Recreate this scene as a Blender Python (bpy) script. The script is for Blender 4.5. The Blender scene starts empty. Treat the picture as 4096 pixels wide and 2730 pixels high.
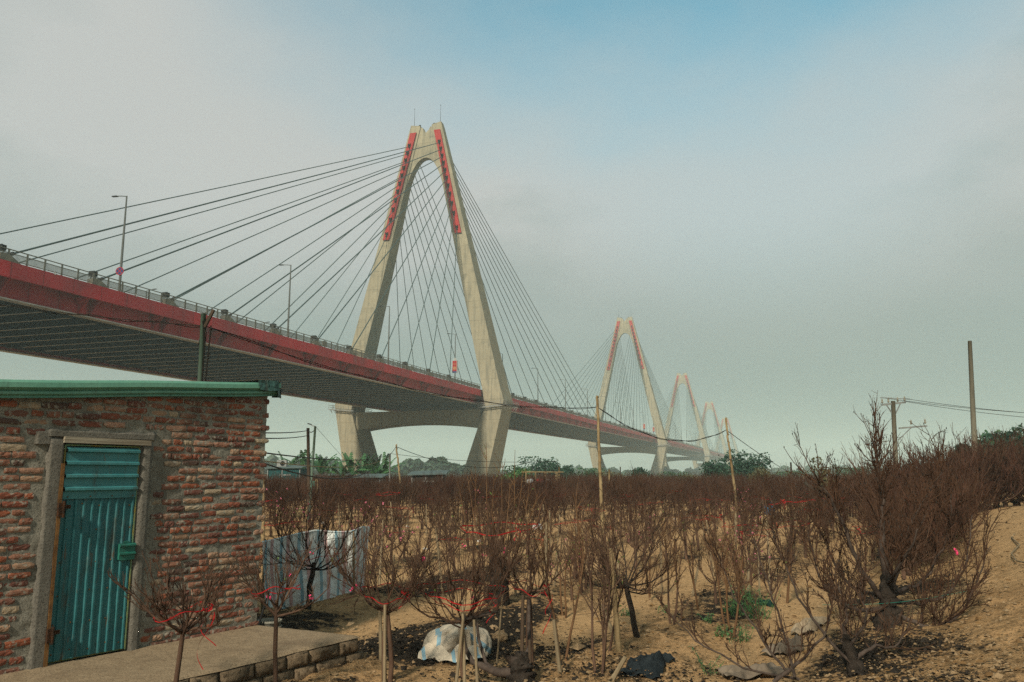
import bpy, math, random
import numpy as np
R = math.radians
rng = np.random.default_rng(7)
random.seed(7)
sc = bpy.context.scene
COL = sc.collection

# ------------------------------------------------------------------ camera
F_PX, PITCH, CAM_Z = 3239.76, 0.1627, 2.0
cam_d = bpy.data.cameras.new("camera"); cam = bpy.data.objects.new("camera", cam_d); COL.objects.link(cam)
cam_d.sensor_width = 36.0; cam_d.lens = F_PX / 4096 * 36.0
cam_d.clip_start = 0.05; cam_d.clip_end = 12000
cam.location = (0, 0, CAM_Z); cam.rotation_euler = (math.pi / 2 + PITCH, 0, 0)
sc.camera = cam

# ------------------------------------------------------------------ light
SUN_AZ = np.array([-0.37, -0.929]); SUN_EL = R(33)
SUN_STRENGTH, SUN_ANGLE = 5.0, 5.0
SKY_STRENGTH = 0.083
HAZE_DENSITY = 0.00056
HAZE_COLOR = (0.79, 1.0, 0.99)
sun_d = bpy.data.lights.new("sun", 'SUN'); sun = bpy.data.objects.new("sun", sun_d); COL.objects.link(sun)
sun_d.energy = SUN_STRENGTH; sun_d.angle = R(SUN_ANGLE); sun_d.color = (1.0, 0.89, 0.72)
from mathutils import Vector, Matrix
_sd = Vector((SUN_AZ[0] * math.cos(SUN_EL), SUN_AZ[1] * math.cos(SUN_EL), math.sin(SUN_EL))).normalized()
sun.rotation_euler = _sd.to_track_quat('Z', 'Y').to_euler()
sun.location = (-40, -60, 80)

world = bpy.data.worlds.new("World"); sc.world = world; world.use_nodes = True
wn = world.node_tree.nodes; wl = world.node_tree.links; wn.clear()
w_out = wn.new('ShaderNodeOutputWorld'); w_bg = wn.new('ShaderNodeBackground')
w_sky = wn.new('ShaderNodeTexSky'); w_sky.sky_type = 'NISHITA'; w_sky.sun_disc = False
w_sky.sun_elevation = SUN_EL; w_sky.sun_rotation = math.atan2(SUN_AZ[0], SUN_AZ[1])
w_sky.dust_density = 1.5; w_sky.air_density = 1.0
w_tc = wn.new('ShaderNodeTexCoord')
def wmath(op, a, b=None, c=None, clamp=False):
    n = wn.new('ShaderNodeMath'); n.operation = op; n.use_clamp = clamp
    for i, x in enumerate((a, b, c)):
        if x is None: continue
        if isinstance(x, (int, float)): n.inputs[i].default_value = x
        else: wl.new(x, n.inputs[i])
    return n.outputs[0]
def wnoise(scale, detail, stretch=(1, 1, 1), rough=.55):
    m = wn.new('ShaderNodeMapping'); m.inputs['Scale'].default_value = stretch
    wl.new(w_tc.outputs['Generated'], m.inputs['Vector'])
    n = wn.new('ShaderNodeTexNoise'); n.inputs['Scale'].default_value = scale; n.inputs['Detail'].default_value = detail
    n.inputs['Roughness'].default_value = rough
    wl.new(m.outputs[0], n.inputs['Vector']); return n.outputs[0]
def px_dir(u, v):
    x = (u - 2048) / F_PX; y = (1365 - v) / F_PX
    d = np.array([x, math.cos(PITCH) - y * math.sin(PITCH), math.sin(PITCH) + y * math.cos(PITCH)])
    return d
def wdot(u, v):
    d = px_dir(u, v); d = d / np.linalg.norm(d)
    n = wn.new('ShaderNodeVectorMath'); n.operation = 'DOT_PRODUCT'
    wl.new(w_tc.outputs['Generated'], n.inputs[0]); n.inputs[1].default_value = tuple(d); return n.outputs['Value']
def wrange(x, a, b, c=0.0, d=1.0):
    n = wn.new('ShaderNodeMapRange'); n.interpolation_type = 'SMOOTHSTEP'; n.inputs[1].default_value = a; n.inputs[2].default_value = b
    n.inputs[3].default_value = c; n.inputs[4].default_value = d; wl.new(x, n.inputs[0]); return n.outputs[0]
def wmix(fac, a, b):
    n = wn.new('ShaderNodeMix'); n.data_type = 'RGBA'
    wl.new(fac, n.inputs['Factor'])
    for i, x in ((6, a), (7, b)):
        if isinstance(x, tuple): n.inputs[i].default_value = x + (1,)
        else: wl.new(x, n.inputs[i])
    return n.outputs[2]
nz_a = wnoise(2.6, 5, (1, 1, 1.7)); nz_b = wnoise(5.5, 6, (1, 1, 2.2)); nz_c = wnoise(1.3, 3)
# a broad break in the cloud sheet (upper right of the view), soft edged
sep = wn.new('ShaderNodeSeparateXYZ'); wl.new(w_tc.outputs['Generated'], sep.inputs[0])
elev = sep.outputs['Z']
gap = wrange(wmath('ADD', elev, wmath('MULTIPLY', wmath('SUBTRACT', nz_a, .5), .26)), .34, .62)
gap = wmath('MULTIPLY', gap, wrange(wmath('ADD', wdot(2900, 100), wmath('MULTIPLY', wmath('SUBTRACT', nz_b, .5), .06)), .80, .93))
gap_all = wmath('ADD', gap, wmath('MULTIPLY', wrange(wdot(3000, 50), .93, 1.0), .22), clamp=True)
white = wmath('MULTIPLY', wrange(wmath('ADD', nz_c, wmath('MULTIPLY', wmath('SUBTRACT', nz_b, .5), .35)), .42, .68), wrange(elev, .10, .42))
bright_left = wrange(wmath('ADD', wdot(760, 120), wmath('MULTIPLY', wmath('SUBTRACT', nz_b, .5), .07)), .885, 1.0)
band = wrange(wmath('ADD', wdot(3000, 850), wmath('MULTIPLY', wmath('SUBTRACT', nz_b, .5), .16)), .86, 1.0)
white = wmath('ADD', wmath('ADD', wmath('MULTIPLY', white, .55), wmath('MULTIPLY', bright_left, .9)), wmath('MULTIPLY', band, .65), clamp=True)
white = wmath('MULTIPLY', white, wrange(elev, .06, .34))
SHEET_LOW, SHEET_HIGH, CLOUD_WHITE = (2.95, 3.75, 3.5), (4.05, 4.85, 4.8), (6.5, 6.65, 6.5)
SKY_BLUE_GAIN = 1.0
sheet = wmix(wrange(elev, .0, .55), SHEET_LOW, SHEET_HIGH)
sheet = wmix(white, sheet, CLOUD_WHITE)
skyg = wn.new('ShaderNodeMix'); skyg.data_type = 'RGBA'; skyg.blend_type = 'MULTIPLY'; skyg.inputs['Factor'].default_value = 1
wl.new(w_sky.outputs[0], skyg.inputs[6]); skyg.inputs[7].default_value = (1.15, 2.45, 2.05, 1)
allc = wmix(wmath('MULTIPLY', gap_all, .84), sheet, skyg.outputs[2])
wl.new(allc, w_bg.inputs['Color']); w_bg.inputs['Strength'].default_value = SKY_STRENGTH
wl.new(w_bg.outputs[0], w_out.inputs[0])

sc.view_settings.view_transform = 'Standard'; sc.view_settings.look = 'None'
sc.view_settings.exposure = 0.0; sc.view_settings.gamma = 1.0; sc.view_settings.use_curve_mapping = False
sc.cycles.volume_bounces = 1; sc.cycles.max_bounces = 6; sc.cycles.diffuse_bounces = 3
sc.cycles.use_denoising = False; sc.cycles.sample_clamp_indirect = 3.0   # the grain left by the renderer stands in for film grain

# ------------------------------------------------------------------ helpers
def S(*a): return np.array(a, float)
def norm(v): v = np.asarray(v, float); return v / (np.linalg.norm(v) + 1e-12)

class MB:
    """collects shapes, links them as one mesh object"""
    def __init__(s): s.v = []; s.f = []; s.n = 0; s.mi = []
    def add(s, v, f):
        v = np.asarray(v, float).reshape(-1, 3)
        if isinstance(f, np.ndarray): f = (f + s.n).tolist()
        else: f = [[i + s.n for i in q] for q in f]
        s.v.append(v); s.f += f; s.n += len(v); return s
    def hexa(s, p):           # 8 corners: bottom 4 ccw, top 4 ccw
        return s.add(p, [[3, 2, 1, 0], [4, 5, 6, 7], [0, 1, 5, 4], [1, 2, 6, 5], [2, 3, 7, 6], [3, 0, 4, 7]])
    def box(s, c, d, rot=None):
        c = S(*c); d = S(*d) / 2
        p = np.array([[-1, -1, -1], [1, -1, -1], [1, 1, -1], [-1, 1, -1], [-1, -1, 1], [1, -1, 1], [1, 1, 1], [-1, 1, 1]]) * d
        if rot is not None: p = p @ np.array(rot).T
        return s.hexa(p + c)
    def bar(s, a, b, w, h, up=(0, 0, 1)):
        a = S(*a); b = S(*b); d = norm(b - a); u = np.asarray(up, float); x = np.cross(d, u)
        if np.linalg.norm(x) < 1e-4: x = np.cross(d, (1, 0, 0))
        x = norm(x); y = np.cross(x, d)
        q = [(-1, -1), (1, -1), (1, 1), (-1, 1)]
        return s.hexa(np.array([a + x * i * w / 2 + y * j * h / 2 for i, j in q] + [b + x * i * w / 2 + y * j * h / 2 for i, j in q]))
    def tube(s, pts, rad, m=5, cap=False):
        P = np.asarray(pts, float); n = len(P); rad = np.broadcast_to(np.asarray(rad, float), (n,))
        T = np.gradient(P, axis=0); T /= (np.linalg.norm(T, axis=1, keepdims=True) + 1e-12)
        ref = S(0, 0, 1) if abs(T[:, 2]).mean() < .8 else S(1, 0, 0)
        X = np.cross(T, ref); X /= (np.linalg.norm(X, axis=1, keepdims=True) + 1e-12); Y = np.cross(X, T)
        a = np.arange(m) * 2 * np.pi / m
        V = P[:, None] + rad[:, None, None] * (np.cos(a)[None, :, None] * X[:, None] + np.sin(a)[None, :, None] * Y[:, None])
        i = np.arange(n - 1)[:, None] * m; j = np.arange(m)[None]; k = (j + 1) % m
        f = np.stack([i + j, i + k, i + m + k, i + m + j], -1).reshape(-1, 4)
        s.add(V, f)
        if cap:
            o = s.n - n * m
            s.f.append([o + q for q in range(m)]); s.f.append([o + (n - 1) * m + q for q in range(m)][::-1])
        return s
    def grid(s, V):           # (a,b,3)
        a, b = V.shape[:2]; i = np.arange(a - 1)[:, None] * b; j = np.arange(b - 1)[None]
        f = np.stack([i + j, i + j + 1, i + b + j + 1, i + b + j], -1).reshape(-1, 4)
        return s.add(V.reshape(-1, 3), f)
    def prism(s, poly, ext):  # poly (n,3) extruded by vector ext
        P = np.asarray(poly, float); n = len(P); V = np.vstack([P, P + np.asarray(ext, float)])
        f = [list(range(n))[::-1], [n + i for i in range(n)]] + [[i, (i + 1) % n, n + (i + 1) % n, n + i] for i in range(n)]
        return s.add(V, f)
    def lathe(s, prof, m=16, c=(0, 0, 0)):
        prof = np.asarray(prof, float); a = np.arange(m) * 2 * np.pi / m
        V = np.stack([prof[:, 0, None] * np.cos(a) + c[0], prof[:, 0, None] * np.sin(a) + c[1], np.repeat(prof[:, 1, None], m, 1) + c[2]], -1)
        n = len(prof); i = np.arange(n - 1)[:, None] * m; j = np.arange(m)[None]; k = (j + 1) % m
        return s.add(V, np.stack([i + j, i + k, i + m + k, i + m + j], -1).reshape(-1, 4))
    def mesh(s, name, mat, smooth=False):
        me = bpy.data.meshes.new(name)
        V = np.concatenate(s.v) if s.v else np.zeros((0, 3))
        L = np.fromiter((len(q) for q in s.f), int, len(s.f))
        flat = np.fromiter((i for q in s.f for i in q), np.int32, int(L.sum()))
        me.vertices.add(len(V)); me.vertices.foreach_set('co', V.astype(np.float32).ravel())
        me.loops.add(len(flat)); me.loops.foreach_set('vertex_index', flat)
        me.polygons.add(len(L)); me.polygons.foreach_set('loop_start', np.concatenate([[0], np.cumsum(L)[:-1]]).astype(np.int32))
        me.polygons.foreach_set('use_smooth', np.full(len(L), bool(smooth)))
        me.update(calc_edges=True); me.validate(); me.materials.append(mat); return me
    def build(s, name, mat, parent=None, smooth=False, loc=None):
        o = bpy.data.objects.new(name, s.mesh(name, mat, smooth)); COL.objects.link(o)
        if parent is not None: o.parent = parent
        if loc is not None: o.location = loc
        return o

def tag(o, label=None, cat=None, group=None, kind=None):
    if label: o['label'] = label
    if cat: o['category'] = cat
    if group: o['group'] = group
    if kind: o['kind'] = kind
    return o
def empty(name, loc=(0, 0, 0), rz=0.0, label=None, cat=None, group=None):
    o = bpy.data.objects.new(name, None); COL.objects.link(o); o.location = loc; o.rotation_euler = (0, 0, rz)
    o.empty_display_size = .2
    return tag(o, label, cat, group)
def obj(name, me, parent=None, loc=None, rot=None, scale=None):
    o = bpy.data.objects.new(name, me); COL.objects.link(o)
    if parent is not None: o.parent = parent
    if loc is not None: o.location = loc
    if rot is not None: o.rotation_euler = rot
    if scale is not None: o.scale = scale
    return o
def kids_of(root): return list(root.children)
def copy_tree(o, parent=None):
    c = o.copy(); COL.objects.link(c)
    if parent is not None: c.parent = parent
    for ch in o.children: copy_tree(ch, c)
    return c
def part(o, kind=None):
    if kind: o['kind'] = kind
    return o

def vnoise(x, y, seed=0):
    xi = np.floor(x).astype(np.int64); yi = np.floor(y).astype(np.int64); fx = x - xi; fy = y - yi
    fx = fx * fx * (3 - 2 * fx); fy = fy * fy * (3 - 2 * fy)
    def h(a, b):
        n = (a * 374761393 + b * 668265263 + seed * 1442695041) & 0x7fffffff
        n = ((n ^ (n >> 13)) * 1274126177) & 0x7fffffff
        return ((n ^ (n >> 16)) & 0xffff) / 65535.0
    return (h(xi, yi) * (1 - fx) + h(xi + 1, yi) * fx) * (1 - fy) + (h(xi, yi + 1) * (1 - fx) + h(xi + 1, yi + 1) * fx) * fy
def fbm(x, y, oct=4, seed=0):
    x = np.asarray(x, float); y = np.asarray(y, float); r = 0; a = .5; t = 0
    for k in range(oct):
        r = r + a * vnoise(x * 2 ** k + 17.3 * k, y * 2 ** k - 9.1 * k, seed + k); t += a; a *= .5
    return r / t - .5

# pixel (of the 4096 px wide photo) -> point in the place
def at(u, v, Y):
    d = px_dir(u, v); return S(0, 0, CAM_Z) + d * Y / d[1]
ROW_A = R(26); CA, SA = math.cos(ROW_A), math.sin(ROW_A)
def row_w(x, y): return x * CA - y * SA
def sstep(t): t = np.clip(t, 0, 1); return t * t * (3 - 2 * t)
def terrain(x, y):
    w = row_w(x, y)
    z = .85 * sstep((w + 1.6) / 4.0)
    m = .05 * np.cos(2 * np.pi * (w + 2.9) / 2.55) * sstep((.8 - w) / 1.2)
    z = z + .45 * sstep((w - .9) / 2.2) * sstep((30 - y) / 12)
    return z + m * sstep((60 - np.hypot(x, y)) / 30)
def gnd(u, v, dz=0.0):
    d = px_dir(u, v); lo = 1.0; p = None
    for Y in np.concatenate([np.arange(3, 60, .05), np.arange(60, 400, 1)]):
        p = S(0, 0, CAM_Z) + d * Y / d[1]
        if p[2] <= terrain(p[0], p[1]) + dz: break
    return p
def on_ground(x, y): return S(x, y, float(terrain(x, y)))

# ------------------------------------------------------------------ materials
def nodes_mat(name):
    m = bpy.data.materials.new(name); m.use_nodes = True; nt = m.node_tree; nt.nodes.clear()
    o = nt.nodes.new('ShaderNodeOutputMaterial'); b = nt.nodes.new('ShaderNodeBsdfPrincipled'); nt.links.new(b.outputs[0], o.inputs[0])
    return m, nt, b
class N:
    """small node-graph helper"""
    def __init__(s, nt): s.nt = nt; s.tc = None; s.geo = None
    def new(s, t): return s.nt.nodes.new(t)
    def put(s, sock, x):
        if isinstance(x, (int, float)): sock.default_value = x
        elif isinstance(x, tuple): sock.default_value = x if len(x) != 3 or sock.type == 'VECTOR' else x + (1,)
        else: s.nt.links.new(x, sock)
    def coord(s, which='Object'):
        if which == 'World':
            if s.geo is None: s.geo = s.new('ShaderNodeNewGeometry')
            return s.geo.outputs['Position']
        if s.tc is None: s.tc = s.new('ShaderNodeTexCoord')
        return s.tc.outputs[which]
    def noise(s, scale, detail=5, which='Object', stretch=None, rough=.6, dist=0, off=None):
        v = s.coord(which)
        if stretch or off:
            m = s.new('ShaderNodeMapping')
            if stretch: m.inputs['Scale'].default_value = stretch
            if off: s.put(m.inputs['Location'], off)
            s.put(m.inputs['Vector'], v); v = m.outputs[0]
        n = s.new('ShaderNodeTexNoise'); s.put(n.inputs['Vector'], v); n.inputs['Scale'].default_value = scale; n.inputs['Detail'].default_value = detail
        n.inputs['Roughness'].default_value = rough; n.inputs['Distortion'].default_value = dist; return n.outputs[0]
    def ramp(s, x, a, b, lo=0., hi=1.):
        n = s.new('ShaderNodeMapRange'); s.put(n.inputs[0], x); n.inputs[1].default_value = a; n.inputs[2].default_value = b
        n.inputs[3].default_value = lo; n.inputs[4].default_value = hi; n.clamp = True; return n.outputs[0]
    def math(s, op, a, b=0., clamp=False):
        n = s.new('ShaderNodeMath'); n.operation = op; n.use_clamp = clamp; s.put(n.inputs[0], a); s.put(n.inputs[1], b); return n.outputs[0]
    def mix(s, f, a, b, mode='MIX'):
        n = s.new('ShaderNodeMix'); n.data_type = 'RGBA'; n.blend_type = mode; s.put(n.inputs['Factor'], f); s.put(n.inputs[6], a); s.put(n.inputs[7], b); return n.outputs[2]
    def cramp(s, x, stops, interp='LINEAR'):
        n = s.new('ShaderNodeValToRGB'); s.put(n.inputs[0], x); e = n.color_ramp; e.interpolation = interp
        while len(e.elements) > 1: e.elements.remove(e.elements[-1])
        e.elements[0].position = stops[0][0]; e.elements[0].color = stops[0][1] + (1,)
        for p, c in stops[1:]: q = e.elements.new(p); q.color = c + (1,)
        return n.outputs[0]
    def bump(s, h, strength=.4, dist=.02, normal=None):
        n = s.new('ShaderNodeBump'); n.inputs['Strength'].default_value = strength; n.inputs['Distance'].default_value = dist; s.put(n.inputs['Height'], h)
        if normal is not None: s.put(n.inputs['Normal'], normal)
        return n.outputs[0]
    def sep(s, v): n = s.new('ShaderNodeSeparateXYZ'); s.put(n.inputs[0], v); return n.outputs
    def rand(s): n = s.new('ShaderNodeObjectInfo'); return n.outputs['Random']

def simple(name, c1, c2=None, scale=6, rough=.8, bump=.3, bscale=40, bdist=.01, which='Object', stretch=None, metal=0., vary=0., lo=.35, hi=.65, spec=.08):
    m, nt, b = nodes_mat(name); g = N(nt)
    c2 = c2 or tuple(x * .7 for x in c1)
    c = g.mix(g.ramp(g.noise(scale, 6, which, stretch), lo, hi), c1, c2)
    if vary:
        n = g.new('ShaderNodeHueSaturation'); g.put(n.inputs['Color'], c); g.put(n.inputs['Value'], g.ramp(g.rand(), 0, 1, 1 - vary, 1 + vary)); c = n.outputs[0]
    g.put(b.inputs['Base Color'], c); b.inputs['Roughness'].default_value = rough; b.inputs['Metallic'].default_value = metal
    b.inputs['Specular IOR Level'].default_value = spec
    if bump: g.put(b.inputs['Normal'], g.bump(g.noise(bscale, 6, which, stretch), bump, bdist))
    return m

def mat_concrete(name, base, dark, lift=5.2):
    m, nt, b = nodes_mat(name); g = N(nt)
    z = g.sep(g.coord('Object'))[2]
    zz = g.math('DIVIDE', z, lift); fl = g.math('FLOOR', zz); fr = g.math('FRACT', zz)
    wn_ = g.new('ShaderNodeTexWhiteNoise'); wn_.noise_dimensions = '1D'; g.put(wn_.inputs['W'], fl)
    c = g.mix(g.ramp(g.noise(.35, 6), .35, .7), base, tuple(x * .84 for x in base))
    c = g.mix(g.ramp(g.noise(1.6, 6, stretch=(1, 1, .06)), .47, .74, 0, .8), c, dark)
    c = g.mix(g.ramp(g.noise(.5, 8), .54, .74, 0, .65), c, dark)
    c = g.mix(g.math('MULTIPLY', wn_.outputs[0], .28), c, tuple(x * .58 for x in base))
    line = g.math('MULTIPLY', g.ramp(g.math('ABSOLUTE', g.math('SUBTRACT', fr, .5)), .484, .495), .45)
    c = g.mix(line, c, tuple(x * .35 for x in base))
    g.put(b.inputs['Base Color'], c); b.inputs['Roughness'].default_value = .9; b.inputs['Specular IOR Level'].default_value = .06
    g.put(b.inputs['Normal'], g.bump(g.noise(2.0, 8), .25, .15))
    return m
M_conc = mat_concrete('tower_concrete', (.315, .285, .20), (.105, .108, .088))
M_conc_low = mat_concrete('pier_concrete', (.30, .268, .185), (.115, .117, .095), 4.6)

def mat_redpaint(name, base, grime, amount=.8):
    m, nt, b = nodes_mat(name); g = N(nt)
    c = g.mix(g.ramp(g.noise(.25, 5), .35, .7), base, tuple(x * .72 for x in base))
    st = g.ramp(g.noise(.9, 6, stretch=(1, 1, .10)), .52, .74, 0, amount)
    c = g.mix(st, c, grime)
    c = g.mix(g.ramp(g.noise(.12, 3), .50, .72, 0, .6), c, grime)
    wn_ = g.new('ShaderNodeTexWhiteNoise'); wn_.noise_dimensions = '1D'; yy = g.math('DIVIDE', g.sep(g.coord('Object'))[1], 3.833); g.put(wn_.inputs['W'], g.math('FLOOR', yy)); c = g.mix(g.math('MULTIPLY', wn_.outputs[0], .38), c, grime)
    c = g.mix(g.math('MULTIPLY', g.ramp(g.math('ABSOLUTE', g.math('SUBTRACT', g.math('FRACT', yy), .5)), .482, .494), .6), c, tuple(x * .4 for x in grime))
    g.put(b.inputs['Base Color'], c); b.inputs['Roughness'].default_value = .7; b.inputs['Specular IOR Level'].default_value = .08
    return m
M_red = mat_redpaint('red_steel_paint', (.60, .042, .054), (.21, .075, .080), .6)
M_redweb = mat_redpaint('red_girder_paint', (.50, .036, .045), (.13, .04, .045), .45)
M_panel = mat_redpaint('red_anchor_panel_paint', (.36, .032, .032), (.22, .035, .034), .4)
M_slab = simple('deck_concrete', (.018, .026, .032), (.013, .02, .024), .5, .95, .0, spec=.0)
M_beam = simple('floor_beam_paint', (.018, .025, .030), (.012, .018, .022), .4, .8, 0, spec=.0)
M_flange = simple('beam_flange_paint', (.50, .49, .45), (.36, .35, .33), .4, .8, 0)
M_cable = simple('cable_sheath', (.035, .06, .06), (.05, .08, .08), 1, .45, 0)
M_rail = simple('railing_paint', (.24, .23, .19), (.17, .165, .14), 1, .6, 0)
M_corbel = simple('corbel_concrete', (.26, .245, .19), (.15, .145, .12), 1.5, .9, 0)
M_dark = simple('floodlight_black', (.012, .013, .014), (.02, .02, .02), 3, .4, 0)
M_steelgrey = simple('galvanised_steel', (.26, .27, .26), (.18, .19, .18), 3, .5, .1, metal=.4)

def mat_ground():
    m, nt, b = nodes_mat('sandy_soil'); g = N(nt)
    at_ = g.new('ShaderNodeAttribute'); at_.attribute_name = 'manure'
    pa_ = g.new('ShaderNodeAttribute'); pa_.attribute_name = 'path'
    n1 = g.noise(.8, 8, 'World'); n2 = g.noise(7, 8, 'World', rough=.7); n3 = g.noise(38, 6, 'World', rough=.7)
    c = g.mix(g.ramp(n1, .35, .66), (.50, .315, .155), (.345, .212, .10))
    c = g.mix(g.ramp(n2, .47, .66, 0, .85), c, (.150, .095, .046))
    c = g.mix(g.ramp(n3, .52, .66, 0, .7), c, (.095, .062, .034))
    c = g.mix(g.ramp(n3, .28, .44, .45, 0), c, (.46, .35, .21))
    c = g.mix(g.math('MULTIPLY', pa_.outputs['Fac'], .65), c, g.mix(g.ramp(n2, .3, .7), (.54, .355, .182), (.42, .268, .132)))
    mm = g.math('ADD', at_.outputs['Fac'], g.math('MULTIPLY', g.math('SUBTRACT', g.noise(5.5, 8, 'World', rough=.75), .5), 1.9))
    mask = g.ramp(mm, .46, .66)
    c = g.mix(mask, c, g.mix(g.ramp(n3, .38, .66), (.013, .012, .011), (.065, .050, .034)))
    g.put(b.inputs['Base Color'], c); b.inputs['Roughness'].default_value = .95; b.inputs['Specular IOR Level'].default_value = .03
    h = g.math('ADD', g.math('MULTIPLY', n2, 1.2), g.math('MULTIPLY', n3, .7))
    g.put(b.inputs['Normal'], g.bump(h, .9, .05))
    return m
M_ground = mat_ground()

def mat_brick():
    m, nt, b = nodes_mat('old_fired_brick'); g = N(nt); r = g.rand()
    base = g.cramp(r, [(0, (.28, .085, .050)), (.14, (.31, .135, .085)), (.26, (.19, .075, .056)), (.37, (.35, .17, .11)), (.47, (.38, .115, .055)),
                       (.58, (.48, .30, .19)), (.68, (.22, .10, .07)), (.76, (.50, .40, .27)), (.86, (.10, .065, .052)), (.93, (.42, .24, .16))], 'CONSTANT')
    off = g.new('ShaderNodeCombineXYZ'); g.put(off.inputs[0], g.math('MULTIPLY', r, 37.)); g.put(off.inputs[1], g.math('MULTIPLY', r, 91.))
    n1 = g.noise(14, 7, off=off.outputs[0]); n2 = g.noise(60, 6, off=off.outputs[0])
    c = g.mix(g.ramp(n1, .36, .62), base, g.mix(.7, base, (.075, .040, .030)))
    c = g.mix(g.ramp(n2, .55, .72, 0, .6), c, (.34, .22, .15))
    big = g.noise(1.5, 6, 'World'); c = g.mix(g.ramp(big, .54, .70, 0, .78), c, (.045, .038, .032))
    n3 = g.noise(22, 7, 'World'); c = g.mix(g.ramp(n3, .54, .62, 0, .85), c, (.28, .265, .215))
    g.put(b.inputs['Base Color'], c); b.inputs['Roughness'].default_value = .92; b.inputs['Specular IOR Level'].default_value = .15
    g.put(b.inputs['Normal'], g.bump(g.math('ADD', n1, g.math('MULTIPLY', n2, .6)), .5, .008))
    return m
M_brick = mat_brick()
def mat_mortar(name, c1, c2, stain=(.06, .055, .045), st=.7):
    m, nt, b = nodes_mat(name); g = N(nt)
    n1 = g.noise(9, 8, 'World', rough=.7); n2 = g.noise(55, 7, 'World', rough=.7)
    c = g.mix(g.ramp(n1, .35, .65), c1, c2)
    c = g.mix(g.ramp(n2, .50, .64, 0, .75), c, tuple(x * .30 for x in c2))  # fine dark specks: dirt, plus shade of the wall's crevices put into the colour
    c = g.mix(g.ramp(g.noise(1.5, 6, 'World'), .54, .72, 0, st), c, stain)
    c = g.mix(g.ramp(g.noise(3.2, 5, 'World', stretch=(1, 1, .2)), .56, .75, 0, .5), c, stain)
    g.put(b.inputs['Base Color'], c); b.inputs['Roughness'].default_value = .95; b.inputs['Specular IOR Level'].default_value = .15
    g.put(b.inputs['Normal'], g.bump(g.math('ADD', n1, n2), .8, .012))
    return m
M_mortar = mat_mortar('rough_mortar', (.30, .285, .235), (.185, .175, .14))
M_render = mat_mortar('door_surround_cement', (.175, .165, .138), (.125, .118, .10), (.09, .085, .07), .4)
M_slabtop = mat_mortar('slab_cement', (.31, .235, .15), (.235, .175, .11), (.12, .085, .055), .5)
M_kerb = mat_mortar('slab_side_block', (.22, .165, .105), (.125, .092, .058), (.05, .038, .025), .8)

def mat_teal(name, base, light, rust=.85, drip=1.0):
    m, nt, b = nodes_mat(name); g = N(nt)
    c = g.mix(g.ramp(g.noise(3, 6), .35, .68), base, light)
    c = g.mix(g.ramp(g.noise(9, 8, stretch=(1, 1, .16), rough=.7), .55, .66, 0, rust * .85), c, (.045, .042, .028))
    c = g.mix(g.ramp(g.noise(17, 8, stretch=(1, 1, .22), rough=.7), .60, .68, 0, rust), c, (.11, .055, .022))
    c = g.mix(g.ramp(g.noise(2.1, 5), .58, .74, 0, .45), c, (.02, .05, .052))
    g.put(b.inputs['Base Color'], c); b.inputs['Roughness'].default_value = .5; b.inputs['Specular IOR Level'].default_value = .4
    g.put(b.inputs['Normal'], g.bump(g.noise(7, 4), .35, .02))
    return m
M_door = mat_teal('teal_door_paint', (.014, .105, .118), (.024, .140, .150))
M_transom = mat_teal('teal_transom_paint', (.036, .17, .18), (.055, .21, .22), .6)
M_lockbox = mat_teal('green_lock_cover', (.012, .115, .085), (.02, .145, .11), .4)
M_fascia = mat_teal('green_fascia_paint', (.085, .235, .165), (.12, .285, .205), .35)
M_crumple = mat_teal('dark_crumpled_sheet', (.020, .060, .052), (.030, .085, .075), .7)
M_rust = simple('rusty_angle_iron', (.17, .090, .032), (.070, .035, .016), 12, .85, .5, 60, .004)
M_rustblack = simple('blackened_rust', (.022, .015, .011), (.06, .028, .014), 25, .9, .6)
M_edgegreen = simple('old_green_frame_paint', (.12, .26, .16), (.25, .19, .05), 9, .7, .3)
M_oldwood = simple('weathered_lintel_wood', (.33, .30, .23), (.15, .12, .085), 5, .9, .6, 30, .01, stretch=(.2, 1, 6))
M_bark = simple('peach_bark', (.115, .070, .046), (.058, .036, .026), 9, .9, .8, 30, .01, stretch=(1, 1, .35), vary=.25)
M_barkdark = simple('gnarled_dark_bark', (.050, .040, .032), (.020, .017, .014), 14, .95, 1.0, 30, .03)
M_twig = simple('peach_twigs', (.078, .044, .028), (.038, .023, .016), 3, .8, 0, vary=.22, spec=.0)
M_twigfg = simple('brown_twigs', (.090, .056, .038), (.046, .029, .021), 4, .8, 0, vary=.15, spec=.0)
M_twigred = simple('reddish_twigs', (.082, .042, .029), (.044, .024, .018), 3, .8, 0, vary=.2, spec=.0)
M_whip = simple('young_brown_shoots', (.15, .085, .042), (.085, .047, .026), 4, .75, 0)
M_grey = simple('grey_peach_limb', (.085, .066, .054), (.034, .026, .022), 9, .9, .8, 24, .01)
M_ribbon = simple('red_plastic_ribbon', (.36, .014, .018), (.26, .010, .013), 4, .45, 0)
M_blossom = simple('pink_blossom', (.72, .05, .16), (.60, .10, .20), 20, .7, 0)
M_blossompale = simple('pale_pink_blossom', (.72, .28, .36), (.62, .14, .24), 20, .7, 0)
M_bud = simple('young_leaf', (.10, .17, .035), (.07, .12, .03), 10, .7, 0, vary=.2)
M_bamboo = simple('weathered_bamboo', (.30, .225, .12), (.16, .115, .06), 4, .75, .3, 20, .006, stretch=(1, 1, .2), vary=.15)
M_stake = simple('grey_split_bamboo', (.27, .215, .135), (.15, .12, .075), 5, .85, .4, 40, .004, stretch=(1, 1, .15), vary=.2)
M_poledark = simple('dark_wood_pole', (.085, .06, .04), (.045, .032, .024), 4, .9, .4, stretch=(1, 1, .2))
M_polegreen = simple('greenish_steel_pole', (.115, .165, .125), (.07, .105, .08), 3, .6, .2, stretch=(1, 1, .2))
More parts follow.
